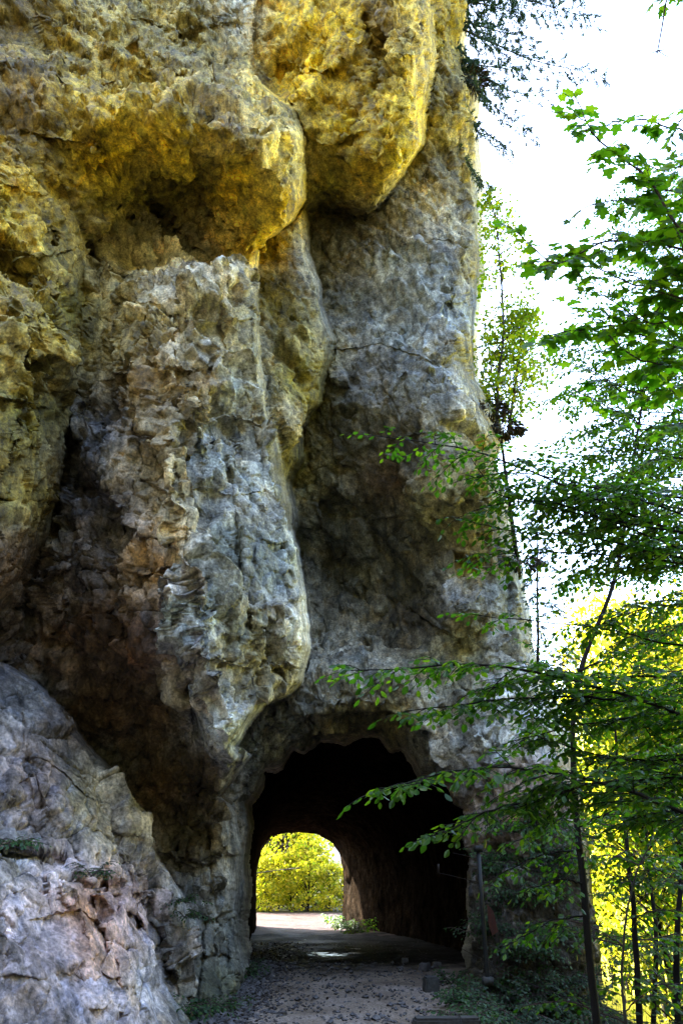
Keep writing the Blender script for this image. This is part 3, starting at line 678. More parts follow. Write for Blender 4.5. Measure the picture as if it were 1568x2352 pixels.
# ------------------------------------------------------------------ ground
def sstep(a, b, x):
    t = np.clip((x - a) / (b - a), 0, 1); return t * t * (3 - 2 * t)

def hgt(X, Y):
    X = np.asarray(X, float); Y = np.asarray(Y, float)
    xe = 1.45 + np.clip(Y - 10, -8, 4) * 0.12 + 1.6 * sstep(13.6, 15.0, Y) + 2.9 * sstep(27, 32, Y)
    d = np.maximum(X - xe, 0)
    z = -np.minimum(d * d * 0.6 / (0.6 + d), 7.5)
    z = z + np.maximum(X - 17, 0) * 0.42 * sstep(10, 30, X)
    z = z + sstep(42, 150, Y) * 4.0
    z = z + sstep(3, 40, -Y) * 52  # unseen slope behind the camera, added to block low frontal skylight
    return z

def sheet(name, xs, ys, zf, mat, kind='structure', parent=None):
    X, Y = np.meshgrid(xs, ys); Z = zf(X, Y)
    v = np.stack([X, Y, Z], -1).reshape(-1, 3); ii = np.arange(len(v)).reshape(len(ys), len(xs))
    q = np.stack([ii[:-1, :-1], ii[:-1, 1:], ii[1:, 1:], ii[1:, :-1]], -1).reshape(-1, 4)
    o = mesh_obj(name, v, q.ravel(), np.full(len(q), 4), mat, parent)
    return tag(o, kind=kind)

gxs = np.concatenate([-np.geomspace(1600, 8, 30), np.linspace(-7.5, 20, 90), np.geomspace(21, 1600, 40)])
gys = np.concatenate([-np.geomspace(600, 6, 24), np.linspace(-5, 60, 160), np.geomspace(62, 2400, 36)])
def gz(X, Y):
    p = np.stack([X, Y, 0 * X], -1).reshape(-1, 3)
    n = (0.25 * fbm(p * 0.5, 4, 101)).reshape(X.shape) * sstep(0.2, 2.0, np.abs(X + 0.3) - 2.4)
    onpath = (X < 1.5 + np.clip(Y - 10, -8, 4) * 0.12 + 1.3 * sstep(13.6, 15.0, Y) + 2.0 * sstep(27, 32, Y)) & (X > -8.5) & (Y > -5) & (Y < 37.5)
    return hgt(X, Y) + n - 0.10 * onpath
sheet('ground', gxs, gys, gz, SOIL)
def pz(X, Y):
    p = np.stack([X, Y, 0 * X], -1).reshape(-1, 3)
    n = 0.05 * fbm(p * 0.7, 3, 111) + 0.035 * fbm(p * 4, 4, 112) + 0.022 * fbm(p * 14, 3, 113)
    rut = -0.05 * np.exp(-((Y - 17.5) / 1.6) ** 2) * np.exp(-((X + 0.4) / 1.6) ** 2)
    return hgt(X, Y) + 0.012 + n.reshape(X.shape) + rut
def pathsheet():
    ys = np.concatenate([np.arange(-4.5, 8, 0.3), np.arange(8, 20, 0.035), np.arange(20, 37.4, 0.07)])
    us = np.linspace(0, 1, 190)
    xr = 1.55 + np.clip(ys - 10, -8, 4) * 0.12 + 1.3 * sstep(13.6, 15.0, ys) + 2.0 * sstep(27, 32, ys) + 0.25 * fbm(np.stack([ys * 1.3, ys * 0, ys * 0], -1), 3, 5)
    X = -7.5 + (xr[:, None] + 7.5) * us[None]; Y = np.repeat(ys[:, None], len(us), 1)
    v = np.stack([X, Y, pz(X, Y)], -1).reshape(-1, 3); ii = np.arange(len(v)).reshape(len(ys), len(us))
    q = np.stack([ii[:-1, :-1], ii[:-1, 1:], ii[1:, 1:], ii[1:, :-1]], -1).reshape(-1, 4)
    return tag(mesh_obj('path', v, q.ravel(), np.full(len(q), 4), PATH), kind='structure')
pathsheet()

# ------------------------------------------------------------------ leaf templates
def fan(outline, centre, curve=0.18, sidec=0.2):
    v = np.array([[centre[0], 0]] + outline + [(x, -y) for x, y in outline[::-1] if abs(y) > 1e-6 and x > -9], float)
    z = -curve * v[:, 0] ** 2 - sidec * np.abs(v[:, 1])
    v = np.concatenate([v, z[:, None]], 1); n = len(v) - 1
    return v, [[0, 1 + i, 1 + (i + 1) % n] for i in range(n)]
L_BEECH = fan([(0, 0), (0.22, 0.22), (0.5, 0.31), (0.78, 0.2), (1.0, 0)], (0.5, 0), 0.12, 0.28)
L_MAPLE = fan([(0, 0), (-0.06, 0.2), (0.02, 0.46), (0.2, 0.34), (0.33, 0.38), (0.6, 0.6), (0.6, 0.33), (0.66, 0.2), (0.84, 0.24), (1.05, 0)], (0.36, 0), 0.12, 0.15)
L_SMALL = (np.array([[0, 0, 0], [0.5, 0.33, -0.05], [1, 0, -0.12], [0.5, -0.33, -0.05]]), [[0, 1, 2, 3]])
L_NEED = (np.array([[0, 0.0, 0], [0.4, 0.10, 0], [1, 0, -0.05], [0.4, -0.10, 0]]), [[0, 1, 2, 3]])
L_BLADE = (np.array([[0, -0.014, 0], [0, 0.014, 0], [0.55, 0.012, 0.0], [1.0, 0, -0.4], [0.55, -0.012, 0.0]]), [[0, 1, 2, 3, 4]])

def smooth_line(pts, n, jit=0.0):
    p = np.asarray(pts, float)
    if len(p) == 2: p = np.stack([p[0], (p[0] + p[1]) / 2, p[1]])
    s = np.concatenate([[0], np.cumsum(np.linalg.norm(np.diff(p, axis=0), axis=1))]); s /= s[-1]
    e = np.concatenate([[2 * p[0] - p[1]], p, [2 * p[-1] - p[-2]]])
    out = []
    for t in np.linspace(0, 1, n):
        i = min(np.searchsorted(s, t, 'right') - 1, len(p) - 2); u = (t - s[i]) / (s[i + 1] - s[i])
        a, b, c, d = e[i:i + 4]
        out.append(0.5 * (2 * b + (c - a) * u + (2 * a - 5 * b + 4 * c - d) * u * u + (3 * b - a - 3 * c + d) * u ** 3))
    out = np.array(out)
    if jit:
        j = rng.normal(size=out.shape) * jit; j[0] = 0
        out = out + np.cumsum(j, 0) * 0.5
    return out

class Foliage:
    def __init__(s): s.p = []; s.d = []; s.n = []; s.s = []
    def leaf(s, p, d, n, size): s.p.append(p); s.d.append(d); s.n.append(n); s.s.append(size)
    def build(s, name, tpl, mat, parent):
        mb = MB(); mb.leaves(tpl[0], tpl[1], np.array(s.p), np.array(s.d), np.array(s.n), np.array(s.s))
        return mb.build(name, mat, parent, smooth=False)

def twig(wood, fol, p0, d0, L, size, N, level, droop=0.25, gap=0.62):
    """a leafy twig with alternate leaves, forking once or twice"""
    n = max(4, int(L / (size * gap)) + 1)
    t = np.linspace(0, 1, n)[:, None]
    bend = rng.normal(size=3) * 0.12
    pts = p0 + d0 * L * t + (np.array([0, 0, -droop]) + bend) * L * t * t
    wood.tube(pts, np.linspace(0.0035 + 0.0022 * L * 3, 0.0018, n) , 3)
    tg = U(np.gradient(pts, axis=0))
    sg = 1 if rng.random() < 0.5 else -1
    for i in range(1, n):
        S = U(np.cross(tg[i], N)) * sg; sg = -sg
        if level > 0 and i < n - 1 and L > 0.16 and rng.random() < 0.75:
            a = rng.uniform(0.6, 1.0)
            twig(wood, fol, pts[i], U(tg[i] * math.cos(a) + S * math.sin(a)), L * rng.uniform(0.35, 0.6) * (1 - 0.45 * t[i, 0]), size, N, level - 1, droop, gap)
        if i == n - 1:
            dd = tg[i]
        else:
            a = rng.uniform(0.7, 1.15); dd = tg[i] * math.cos(a) + S * math.sin(a)
        nn = U(N + rng.normal(size=3) * 0.38)
        fol.leaf(pts[i] + dd * size * 0.12, dd + np.array([0, 0, -0.15]), nn, size * rng.uniform(0.65, 1.15))

def tie(wood, trunk, p, r):
    """a limb from the trunk out to where a bough starts"""
    c = smooth_line(trunk, 60); p = np.asarray(p, float)
    i = int(np.argmin(np.linalg.norm(c - (p - [0, 0, .35 * np.linalg.norm((p - c[np.argmin(np.linalg.norm(c - p, axis=1))])[:2])]), axis=1)))
    wood.tube(smooth_line([c[i], (c[i] + p) / 2 + [0, 0, .06], p], 8), np.linspace(r * 1.5, r, 8), 5)

def bough(wood, fol, pts, r0, side, nside, size, level=1, N=(0, 0, 1), droop=0.2, gap=0.62, start=0.08, tip=0.35):
    N = U(np.array(N, float) + rng.normal(size=3) * 0.08)
    c = smooth_line(pts, 26, 0.012)
    wood.tube(c, np.linspace(r0, 0.004, 26), 5)
    tg = U(np.gradient(c, axis=0)); sg = 1
    for k in range(nside):
        t = start + (1 - start) * (k + rng.random() * 0.7) / nside
        i = min(int(t * 25), 24); f = t * 25 - i
        p = c[i] * (1 - f) + c[i + 1] * f
        S = U(np.cross(tg[i], N)) * sg; sg = -sg
        a = rng.uniform(0.65, 1.1)
        d = U(tg[i] * math.cos(a) + S * math.sin(a) + rng.normal(size=3) * 0.12)
        twig(wood, fol, p, d, side * rng.uniform(0.6, 1.1) * (tip + (1 - tip) * (1 - t)), size, N, level, droop, gap)
    twig(wood, fol, c[-1], tg[-1], side * 0.35, size, N, 0, droop, gap)

def trunk_mesh(parent, pts, r0, r1, mat, sides=9, n=24, name='trunk', jit=0.01):
    mb = MB(); mb.tube(smooth_line(pts, n, jit), np.linspace(r0, r1, n), sides)
    return mb.build(name, mat, parent)

def G(x, y):  # ground point
    return np.array([x, y, float(hgt(x, y))])

# ------------------------------------------------------------------ near beech with three long boughs over the path
base = G(4.9, 6.6) - np.array([0, 0, .15])
t = empty('beech_tree', base); tag(t, 'dark green beech whose long flat boughs reach left across the tunnel mouth', 'tree', 'trees beside the path')
tr = [base, base + [0.05, 0, 3], base + [-0.1, 0.1, 6.5], base + [0.1, 0.0, 11]]
trunk_mesh(t, tr, 0.17, 0.05, BARKD)
w, f = MB(), Foliage()
def B(pts, r0, side, n, size=0.072, level=1, **k):
    if pts[0][0] > 1590: tie(w, tr, P(*pts[0]), r0)
    bough(w, f, [P(*q) for q in pts], r0, side, n, size, level, **k)
B([(1800,1300,6.4),(1568,1222,6.2),(1300,1110,5.8),(1120,1040,5.5),(885,1003,5.3)], 0.022, 0.85, 36)
B([(1568,1222,6.2),(1330,1180,6.0),(1180,1150,5.8),(1050,1190,5.6)], 0.012, 0.7, 16)
B([(1800,1720,6.2),(1568,1650,5.8),(1380,1585,5.5),(1150,1535,5.2),(832,1545,5.0)], 0.022, 0.8, 40)
B([(1450,1610,5.7),(1250,1600,5.6),(1100,1610,5.3),(930,1630,5.1)], 0.012, 0.6, 18)
B([(1800,1950,6.0),(1568,1870,5.6),(1350,1800,5.3),(1120,1775,5.0),(850,1835,4.8)], 0.022, 0.75, 42)
B([(1350,1800,5.4),(1230,1830,5.5),(1120,1850,5.3),(1010,1900,5.2)], 0.012, 0.5, 16)
B([(1800,1700,6.6),(1568,1740,6.2),(1400,1740,6.0),(1220,1690,5.8)], 0.016, 0.8, 20)
B([(1640,1215,6.3),(1400,1130,5.9),(1200,1090,5.6),(1060,1100,5.5)], 0.014, 0.7, 20)
B([(1640,1300,6.2),(1350,1230,5.9),(1180,1220,5.7),(1050,1195,5.6)], 0.014, 0.7, 20)
B([(1600,1270,6.0),(1300,1160,5.8),(1150,1130,5.6),(1085,1050,5.5)], 0.012, 0.6, 16)
B([(1800,1500,7.0),(1568,1480,6.8),(1400,1440,6.6),(1240,1420,6.5),(1080,1410,6.6)], 0.016, 0.6, 18)
for x0, y0, Y0, dx, dy in [(1680,1400,7.2,330,-10),(1700,1640,6.4,520,-20),(1690,1800,6.3,480,0),(1600,1150,6.6,420,60),(1620,1180,6.6,380,60),(1640,1300,6.3,560,50),(1640,1060,7.4,260,-20),(1700,1560,5.9,600,-10)]:
    B([(x0,y0,Y0),(x0-dx*.35,y0-dy*.2-10,Y0-.1),(x0-dx*.7,y0-dy*.6,Y0-.3),(x0-dx,y0-dy+30,Y0-.5)], 0.014, 0.8, 18)
w.build('branches', BARKD, t); f.build('foliage', L_BEECH, BEECH, t)
print('beech', len(f.p), round(time.time() - T0, 1))

# ------------------------------------------------------------------ maple hanging in from the upper right
base = G(4.0, 3.6)
t = empty('maple_tree', base); tag(t, 'bright green maple with large lobed leaves hanging against the white sky', 'tree', 'trees beside the path')
mtr = [base, base + [0.1, 0, 3], base + [0.0, 0.2, 7], base + [0.2, 0.1, 10]]
trunk_mesh(t, mtr, 0.14, 0.04, BARKD)
w, f = MB(), Foliage()
def M(pts, r0, side, n, size=0.092, level=1, **k):
    if pts[0][0] > 1590: tie(w, mtr, P(*pts[0]), r0)
    bough(w, f, [P(*q) for q in pts], r0, side, n, size, level, N=(0.15, -0.45, 0.9), gap=0.68, **k)
M([(1750,700,3.6),(1568,540,3.4),(1490,410,3.3),(1380,320,3.2),(1315,215,3.2)], 0.014, 0.5, 18)
M([(1568,300,3.4),(1500,280,3.3),(1440,275,3.3),(1330,300,3.2)], 0.007, 0.22, 9)
M([(1700,640,3.6),(1530,560,3.5),(1400,545,3.4),(1280,590,3.4),(1190,525,3.4)], 0.012, 0.5, 20)
M([(1700,480,3.5),(1560,440,3.4),(1480,450,3.35),(1360,480,3.3)], 0.008, 0.4, 10)
M([(1720,800,3.7),(1568,700,3.6),(1450,670,3.6),(1320,600,3.5)], 0.010, 0.42, 14)
M([(1700,830,4.2),(1540,790,4.1),(1400,745,4.0),(1250,780,4.0)], 0.012, 0.5, 18, 0.10)
M([(1700,900,4.3),(1560,850,4.2),(1450,830,4.1),(1340,720,4.0)], 0.010, 0.45, 15, 0.10)
M([(1700,560,3.9),(1580,600,3.8),(1500,640,3.7),(1420,620,3.6)], 0.008, 0.4, 12)
M([(1700,740,4.0),(1580,730,3.9),(1480,760,3.8),(1380,690,3.7)], 0.008, 0.4, 12)
M([(1720,660,3.8),(1600,640,3.7),(1520,700,3.7),(1460,720,3.7)], 0.008, 0.35, 10)
M([(1700,860,4.5),(1560,900,4.4),(1460,900,4.3),(1350,850,4.2)], 0.008, 0.4, 12, 0.09)
M([(1720,930,4.8),(1580,960,4.7),(1480,970,4.6),(1300,880,4.5)], 0.008, 0.4, 14, 0.085)
M([(1720,380,3.7),(1590,370,3.6),(1520,380,3.5),(1440,350,3.5)], 0.008, 0.38, 10)
M([(1720,520,3.8),(1600,500,3.7),(1510,520,3.6),(1400,510,3.6)], 0.008, 0.4, 12)
M([(1640,260,3.3),(1585,265,3.2),(1545,330,3.2)], 0.006, 0.2, 7)
M([(1680,-70,3.0),(1590,-30,3.0),(1505,8,3.0)], 0.008, 0.2, 12, 0.085)
w.tube(smooth_line([P(1568,-20,3.0), P(1535,-15,3.0), P(1520,60,3.0), P(1510,115,3.0)], 10), np.linspace(0.008, 0.005, 10), 4)
for a in ((1462,112), (1500,150), (1548,128), (1530,95), (1478,135)):
    w.tube(smooth_line([P(1510,115,3.0), P((1510 + a[0]) / 2 + 4, (115 + a[1]) / 2 + 8, 3.0), P(*a, 3.02)], 7), np.linspace(0.005, 0.002, 7), 3)
w.build('branches', TWIG, t); f.build('foliage', L_MAPLE, MAPLE, t)
print('maple', len(f.p), round(time.time() - T0, 1))

# ------------------------------------------------------------------ slender tree with the dark trunk right of the portal
base = P(1372, 2420, 8.2); base[2] = hgt(base[0], base[1]) - 0.1
t = empty('beech_tree', base); tag(t, 'slender dark trunked tree standing on the slope right of the tunnel', 'tree', 'trees beside the path')
trunk_mesh(t, [base, P(1362,2300,8.2), P(1340,2050,8.2), P(1320,1800,8.3), P(1326,1560,8.4), P(1400,1345,8.6), P(1440,1150,8.8), P(1480,900,9.0)], 0.042, 0.016, BARKD, n=40)
w, f = MB(), Foliage()
for pts, r, s, n in [
    ([(1440,1150,8.8),(1520,1080,8.9),(1640,1040,9)], .016, .9, 16), ([(1450,1120,8.8),(1390,1030,8.7),(1330,960,8.6)], .014, .8, 14),
    ([(1420,1250,8.7),(1350,1150,8.6),(1290,1120,8.5)], .012, .6, 10), ([(1470,980,8.9),(1400,880,8.8),(1310,850,8.7)], .014, .8, 16),
    ([(1480,900,9),(1530,780,9),(1600,700,9)], .014, .9, 16), ([(1475,920,9),(1480,800,8.9),(1430,700,8.8)], .014, .9, 16),
    ([(1400,1340,8.6),(1500,1300,8.6),(1640,1270,8.7)], .014, .8, 16), ([(1400,1345,8.6),(1330,1330,8.5),(1250,1350,8.4)], .010, .5, 8),
    ([(1330,1540,8.4),(1440,1500,8.5),(1580,1470,8.6)], .014, .8, 14), ([(1326,1560,8.4),(1270,1500,8.3),(1220,1480,8.3)], .010, .5, 9),
    ([(1470,1000,8.9),(1560,940,9),(1680,900,9)], .014, .9, 16), ([(1430,1180,8.8),(1500,1190,8.8),(1620,1180,8.8)], .014, .9, 16),
    ([(1320,1800,8.3),(1420,1760,8.3),(1560,1750,8.3)], .014, .8, 15), ([(1320,1700,8.3),(1260,1660,8.2),(1190,1650,8.1)], .010, .55, 10),
    ([(1325,1850,8.3),(1260,1900,8.1),(1180,1950,8.0)], .010, .55, 12),     ([(1338,2030,8.2),(1280,2020,8.1),(1200,2050,8.0)], .010, .5, 10), ([(1335,1950,8.2),(1240,1970,8.3),(1130,2020,8.4)], .010, .5, 11), ([(1345,2100,8.2),(1260,2120,8.2),(1160,2170,8.2)], .010, .5, 10), ([(1322,1820,8.3),(1240,1830,8.5),(1120,1900,8.6)], .010, .55, 12), ([(1440,1130,8.8),(1500,1000,8.8),(1600,960,8.9)], .012, .9, 16),
    ([(1450,1100,8.8),(1390,1090,8.7),(1290,1050,8.6)], .012, .8, 14), ([(1478,920,9),(1420,820,8.9),(1290,800,8.8)], .012, .8, 16),
    ([(1478,930,9),(1540,860,9),(1620,800,9)], .012, .9, 16), ([(1465,1010,8.9),(1400,960,8.8),(1300,900,8.8)], .012, .8, 15),
    ([(1410,1300,8.7),(1480,1240,8.7),(1600,1210,8.7)], .012, .9, 16), ([(1326,1600,8.4),(1400,1600,8.4),(1520,1590,8.5)], .012, .8, 14),
    ([(1330,1900,8.2),(1420,1870,8.2),(1520,1880,8.2)], .012, .8, 14),
    ([(1322,1780,8.3),(1250,1760,8.2),(1150,1790,8.1)], .010, .6, 13), ]:
    bough(w, f, [P(*q) for q in pts], r, s, max(6, int(n * .62)), 0.078, 1, droop=0.25)
w.build('branches', BARKD, t); f.build('foliage', L_BEECH, BEECH, t)
print('slender', len(f.p), round(time.time() - T0, 1))

base = G(8.4, 10.6) - np.array([0, 0, .15])
t = empty('beech_tree', base); tag(t, 'light green small leaved tree filling the right edge behind the maple', 'tree', 'trees beside the path')
tr2 = [base, base + [0.0, 0, 5], base + [-0.2, 0.1, 11], base + [0.1, 0.0, 18]]
trunk_mesh(t, tr2, 0.17, 0.05, BARKD)
w, f = MB(), Foliage()
for x0, y0, dx, dy in [(1650,420,260,0),(1640,500,300,20),(1650,570,320,-10),(1640,640,330,0),(1660,760,420,10),(1650,880,430,-20),(1650,1000,400,20),(1660,720,350,20),(1640,790,380,10),(1650,850,300,-30),(1640,900,360,20),(1650,960,330,0),(1640,1010,300,-20),(1650,1060,380,30),(1640,1110,330,10),(1660,1160,420,20),(1640,1210,350,10),(1650,1270,330,-10),(1640,1330,330,20),(1650,1390,300,0),(1640,1450,260,-20)]:
    Y0 = rng.uniform(9.4, 11.0); p0 = P(x0, y0, Y0); tie(w, tr2, p0, .014)
    bough(w, f, [p0, P(x0 - dx * .35, y0 - dy * .2 - 15, Y0 - .1), P(x0 - dx * .7, y0 - dy * .6, Y0 - .2), P(x0 - dx, y0 - dy + 30, Y0 - .3)], .014, 1.0, 20, .088, 1, droop=.25, gap=.75)
w.build('branches', TWIG, t); f.build('foliage', L_BEECH, MIDG, t)

# saplings and stems on the gorge slope
stems = [([(1478,2420,10),(1462,2150,10),(1440,1900,10),(1410,1600,10.2)], .05, 'thin dark stemmed sapling just right of the slender tree', BARKD),
         ([(1440,2420,9),(1432,2200,9),(1470,2000,9),(1540,1850,9)], .022, 'pale curving sapling stem leaning towards the right edge', BARKG),
         ([(1560,2420,11),(1550,2200,11),(1560,1950,11),(1530,1700,11.2)], .06, 'dark sapling standing at the far right edge of the picture', BARKD),
         ([(1500,2420,12),(1512,2150,12),(1490,1900,12.2),(1500,1650,12.4)], .045, 'straight dark sapling between the pale stem and the right edge', BARKD)]
for pts, r, lb, bm in stems:
    q = [P(*a) for a in pts]; b0 = q[0].copy(); b0[2] = hgt(b0[0], b0[1]) - 0.1
    t = empty('sapling', b0); tag(t, lb, 'sapling', 'saplings on the gorge slope')
    c = smooth_line([b0] + q, 40, 0.01)
    mb = MB(); mb.tube(c, np.linspace(r, r * .25, 40), 7); mb.build('trunk', bm, t)
    w, f = MB(), Foliage()
    for k in range(12):
        i = rng.integers(12, 40); an = rng.uniform(0, 2 * math.pi); L = rng.uniform(0.7, 1.5)
        d = np.array([math.cos(an), math.sin(an), rng.uniform(-0.05, 0.45)])
        bough(w, f, [c[i], c[i] + d * L * .5 + [0, 0, .08], c[i] + d * L + [0, 0, -.05]], .008, .5, 8, 0.078, 1)
    w.build('branches', TWIG, t); f.build('foliage', L_BEECH, BEECH, t)
print('saplings', round(time.time() - T0, 1))

# ------------------------------------------------------------------ conifers
def needles(fol, a, b, n, size, spread=0.7):
    d = U(b - a)
    tt = rng.random((n, 1)); p = a + (b - a) * tt
    q = U(rng.normal(size=(n, 3)))
    q = U(q - (q @ d)[:, None] * d) * spread + d
    for i in range(n): fol.leaf(p[i], q[i], U(rng.normal(size=3)), size * rng.uniform(.7, 1.2))

def spruce_branch(w, f, pts, r0, side, nside, size, dens=26):
    c = smooth_line(pts, 22, 0.02); w.tube(c, np.linspace(r0, 0.006, 22), 4)
    tg = U(np.gradient(c, axis=0)); sg = 1
    for k in range(nside):
        t = 0.12 + 0.88 * (k + rng.random()) / nside; i = min(int(t * 21), 20)
        p = c[i] + (c[i + 1] - c[i]) * (t * 21 - i)
        S = U(np.cross(tg[i], [0, 0, 1])) * sg; sg = -sg
        a = rng.uniform(.6, 1.1); L = side * rng.uniform(.4, 1.1) * (1.1 - .75 * t)
        d = U(tg[i] * math.cos(a) + S * math.sin(a) + [0, 0, rng.uniform(-.75, 0.0)])
        e = p + d * L + np.array([0, 0, -.3 * L])
        w.tube([p, p + d * L * .5, e], [.008, .006, .003], 3)
        for m in range(int(L / 0.16)):
            s0 = p + (e - p) * rng.random(); dd = U(d + rng.normal(size=3) * .7 + [0, 0, -.3]); l2 = rng.uniform(.1, .32)
            w.tube([s0, s0 + dd * l2], [.004, .002], 3); needles(f, s0, s0 + dd * l2, int(dens * l2 * 1.6) + 2, size)
        needles(f, p, e, int(dens * L) + 2, size)
    needles(f, c[12], c[-1], dens, size)

base = P(1035, 470, 15.5)
t = empty('spruce_tree', base); tag(t, 'dark blue green spruce reaching its drooping boughs out from the cliff top', 'tree', 'trees along the cliff edge')
trunk_mesh(t, [base, P(1030, 200, 15.3), P(1020, -300, 15.2)], 0.2, 0.1, BARKD)
w, f = MB(), Foliage()
for pts, s, n in [([(1030,10,15.3),(1180,-5,14.2),(1365,42,13.6)], 1.5, 26), ([(1030,50,15.3),(1190,130,14.3),(1395,183,13.8)], 1.3, 26),
               ([(1030,90,15.3),(1160,205,14.4),(1290,215,14.0)], 1.2, 20), ([(1030,100,15.3),(1120,230,14.6),(1230,315,14.2)], 1.1, 20),
               ([(1030,190,15.3),(1100,290,14.8),(1175,345,14.4)], 1.0, 16), ([(1030,-60,15.3),(1200,-60,14.3),(1330,-20,13.9)], 1.4, 22),
               ([(1030,40,15.3),(1120,60,14.7),(1230,90,14.4)], 1.2, 18), ([(1030,130,15.3),(1110,150,14.7),(1200,160,14.4)], 1.1, 16),
               ([(1030,300,15.3),(1090,400,15.0),(1125,430,14.8)], .7, 10), ([(1030,0,15.3),(1110,10,14.7),(1200,40,14.4)], 1.3, 20)]:
    spruce_branch(w, f, [P(*q) for q in pts], .05, s, int(n * 2.1), 0.135, 56)
w.build('branches', TWIG, t); f.build('needles', L_NEED, NEEDLE, t)

def small_spruce(base, H, R, label, group, lean=(0, 0)):
    t = empty('spruce_tree', base); tag(t, label, 'tree', group)
    top = base + np.array([lean[0], lean[1], H]); trunk_mesh(t, [base, (base + top) / 2, top], H * .006 + .012, .01, BARKD, 6)
    w, f = MB(), Foliage()
    n = 34
    for k in range(n):
        h = 0.08 + 0.9 * k / n; an = k * 2.4 + rng.random(); L = R * (1 - h) ** .8 * rng.uniform(.6, 1.15) + .12
        p = base + (top - base) * h; d = np.array([math.cos(an), math.sin(an), .1])
        spruce_branch(w, f, [p, p + d * L * .5 + [0, 0, .02], p + d * L + [0, 0, -.3 * L]], .012, L * .5, 9, .12, 26)
    w.build('branches', TWIG, t); f.build('needles', L_NEED, NEEDLE, t)

small_spruce(P(1192, 1330, 17.5), 9.6, 1.2, 'thin young spruce standing behind the grassy ledge', 'trees along the cliff edge')
small_spruce(P(1236, 1590, 17.5), 5.6, 1.1, 'small leaning spruce low beside the cliff foot, half hidden by beech leaves', 'trees along the cliff edge', (0.7, 0))
print('spruces', round(time.time() - T0, 1))

# ------------------------------------------------------------------ broadleaf crowns (clumped leaves)
def crown(w, f, trunk_pts, H, R, nclump, nleaf, size, low=.25, clump=.35):
    c = smooth_line(trunk_pts, 30, 0.0)
    for k in range(nclump):
        h = low + (1 - low) * rng.random() ** .8
        i = int(h * 29); an = rng.uniform(0, 2 * math.pi)
        prof = math.sin(math.pi * min(1, (h - low) / (1 - low) * .82 + .14)) ** .7
        L = R * prof * math.sqrt(rng.uniform(.08, 1.0))
        p = c[i] + np.array([math.cos(an) * L, math.sin(an) * L, L * rng.uniform(.0, .45)])
        m = max(i - int(L / H * 18), 1)
        w.tube([c[m], (c[m] + p) / 2 + [0, 0, .05 * L], p], [.012 * R + .004, .008 * R + .003, .004], 4)
        cr = clump * R * rng.uniform(.6, 1.2)
        q = rng.normal(size=(nleaf, 3)) * np.array([cr, cr, cr * .55]) * .6
        for j in range(nleaf):
            f.leaf(p + q[j], U(rng.normal(size=3)), U(rng.normal(size=3) * .8 + [0, 0, .8]), size * rng.uniform(.6, 1.3))

for pts, R, lb in [([(1140,1000,16.5),(1142,880,16.6),(1155,740,16.8),(1140,520,17),(1120,440,17)], 1.15, 'yellow green birch rising beside the cliff from its grassy ledge'),
               ([(1165,1005,17),(1180,900,17),(1195,800,17.2),(1200,720,17.2)], 1.2, 'shorter light green birch right of the taller one on the ledge')]:
    q = [P(*a) for a in pts]
    t = empty('birch_tree', q[0]); tag(t, lb, 'tree', 'trees along the cliff edge')
    trunk_mesh(t, q, .055, .015, BARKG, 6)
    w, f = MB(), Foliage(); crown(w, f, q, np.linalg.norm(q[-1] - q[0]), R, 120, 22, .15, .10, .28)
    w.build('branches', TWIG, t); f.build('foliage', L_SMALL, BIRCH, t)

# far sunlit trees: three built, the rest copied
def make_tree(H, R, nclump, nleaf, size, leafm, low):
    t = empty('sunlit_tree', (0, 0, 0))
    pts = [np.zeros(3), np.array([.15, .1, H * .4]), np.array([-.1, .2, H * .75]), np.array([.1, 0, H])]
    trunk_mesh(t, pts, H * .011 + .03, .03, BARKD, 7)
    w, f = MB(), Foliage(); crown(w, f, pts, H, R, nclump, nleaf, size, low, .30)
    w.build('branches', BARKD, t); f.build('crown', L_SMALL, leafm, t)
    return t
def copy_tree(o, loc, rz, s):
    c = o.copy(); COL.objects.link(c); c.location = [float(a) for a in loc]; c.rotation_euler = (0, 0, rz); c.scale = (s, s, s)
    for ch in o.children:
        d = ch.copy(); COL.objects.link(d); d.parent = c
    return c
protos = [make_tree(16, 3.6, 130, 55, .22, YELLOW, .15), make_tree(13, 3.2, 115, 55, .20, YGREEN, .12), make_tree(18, 4.0, 135, 55, .22, YELLOW, .2)]
SPOTS = []
def add_far(px_, Y, k, s): SPOTS.append((px_, Y, k, s))
for a in [(1560,27,0,1.0),(1500,30,2,.92),(1620,26,1,1.0),(1470,40,0,1.0),(1400,46,0,.8),(1700,31,0,1.1),(1640,38,2,1.1),(1780,27,2,1),(1340,34,1,.7),(1500,23,1,.75),(1580,20.5,1,.7),(1880,34,0,1.1),(1450,55,2,1.1),(1560,58,0,1.3),(1370,58,0,1.0),(1680,52,2,1.2)]:
    add_far(*a)
used = set()
LBF = {0: 'tall golden yellow sunlit tree', 1: 'yellow green sunlit tree', 2: 'broad bright yellow sunlit tree'}
for n, (x_, Y, k, s) in enumerate(SPOTS):
    p = P(x_, 2000, Y); b0 = G(p[0], Y)
    o = protos[k] if k not in used else copy_tree(protos[k], b0, rng.uniform(0, 6.28), s * rng.uniform(.92, 1.08))
    if k not in used:
        o.location = [float(c) for c in b0]; o.scale = (s, s, s); used.add(k)
    tag(o, LBF[k] + ' across the gorge beyond the dark saplings', 'tree', 'sunlit trees across the gorge, ' + ['golden', 'yellow green', 'broad'][k])
print('far', round(time.time() - T0, 1))

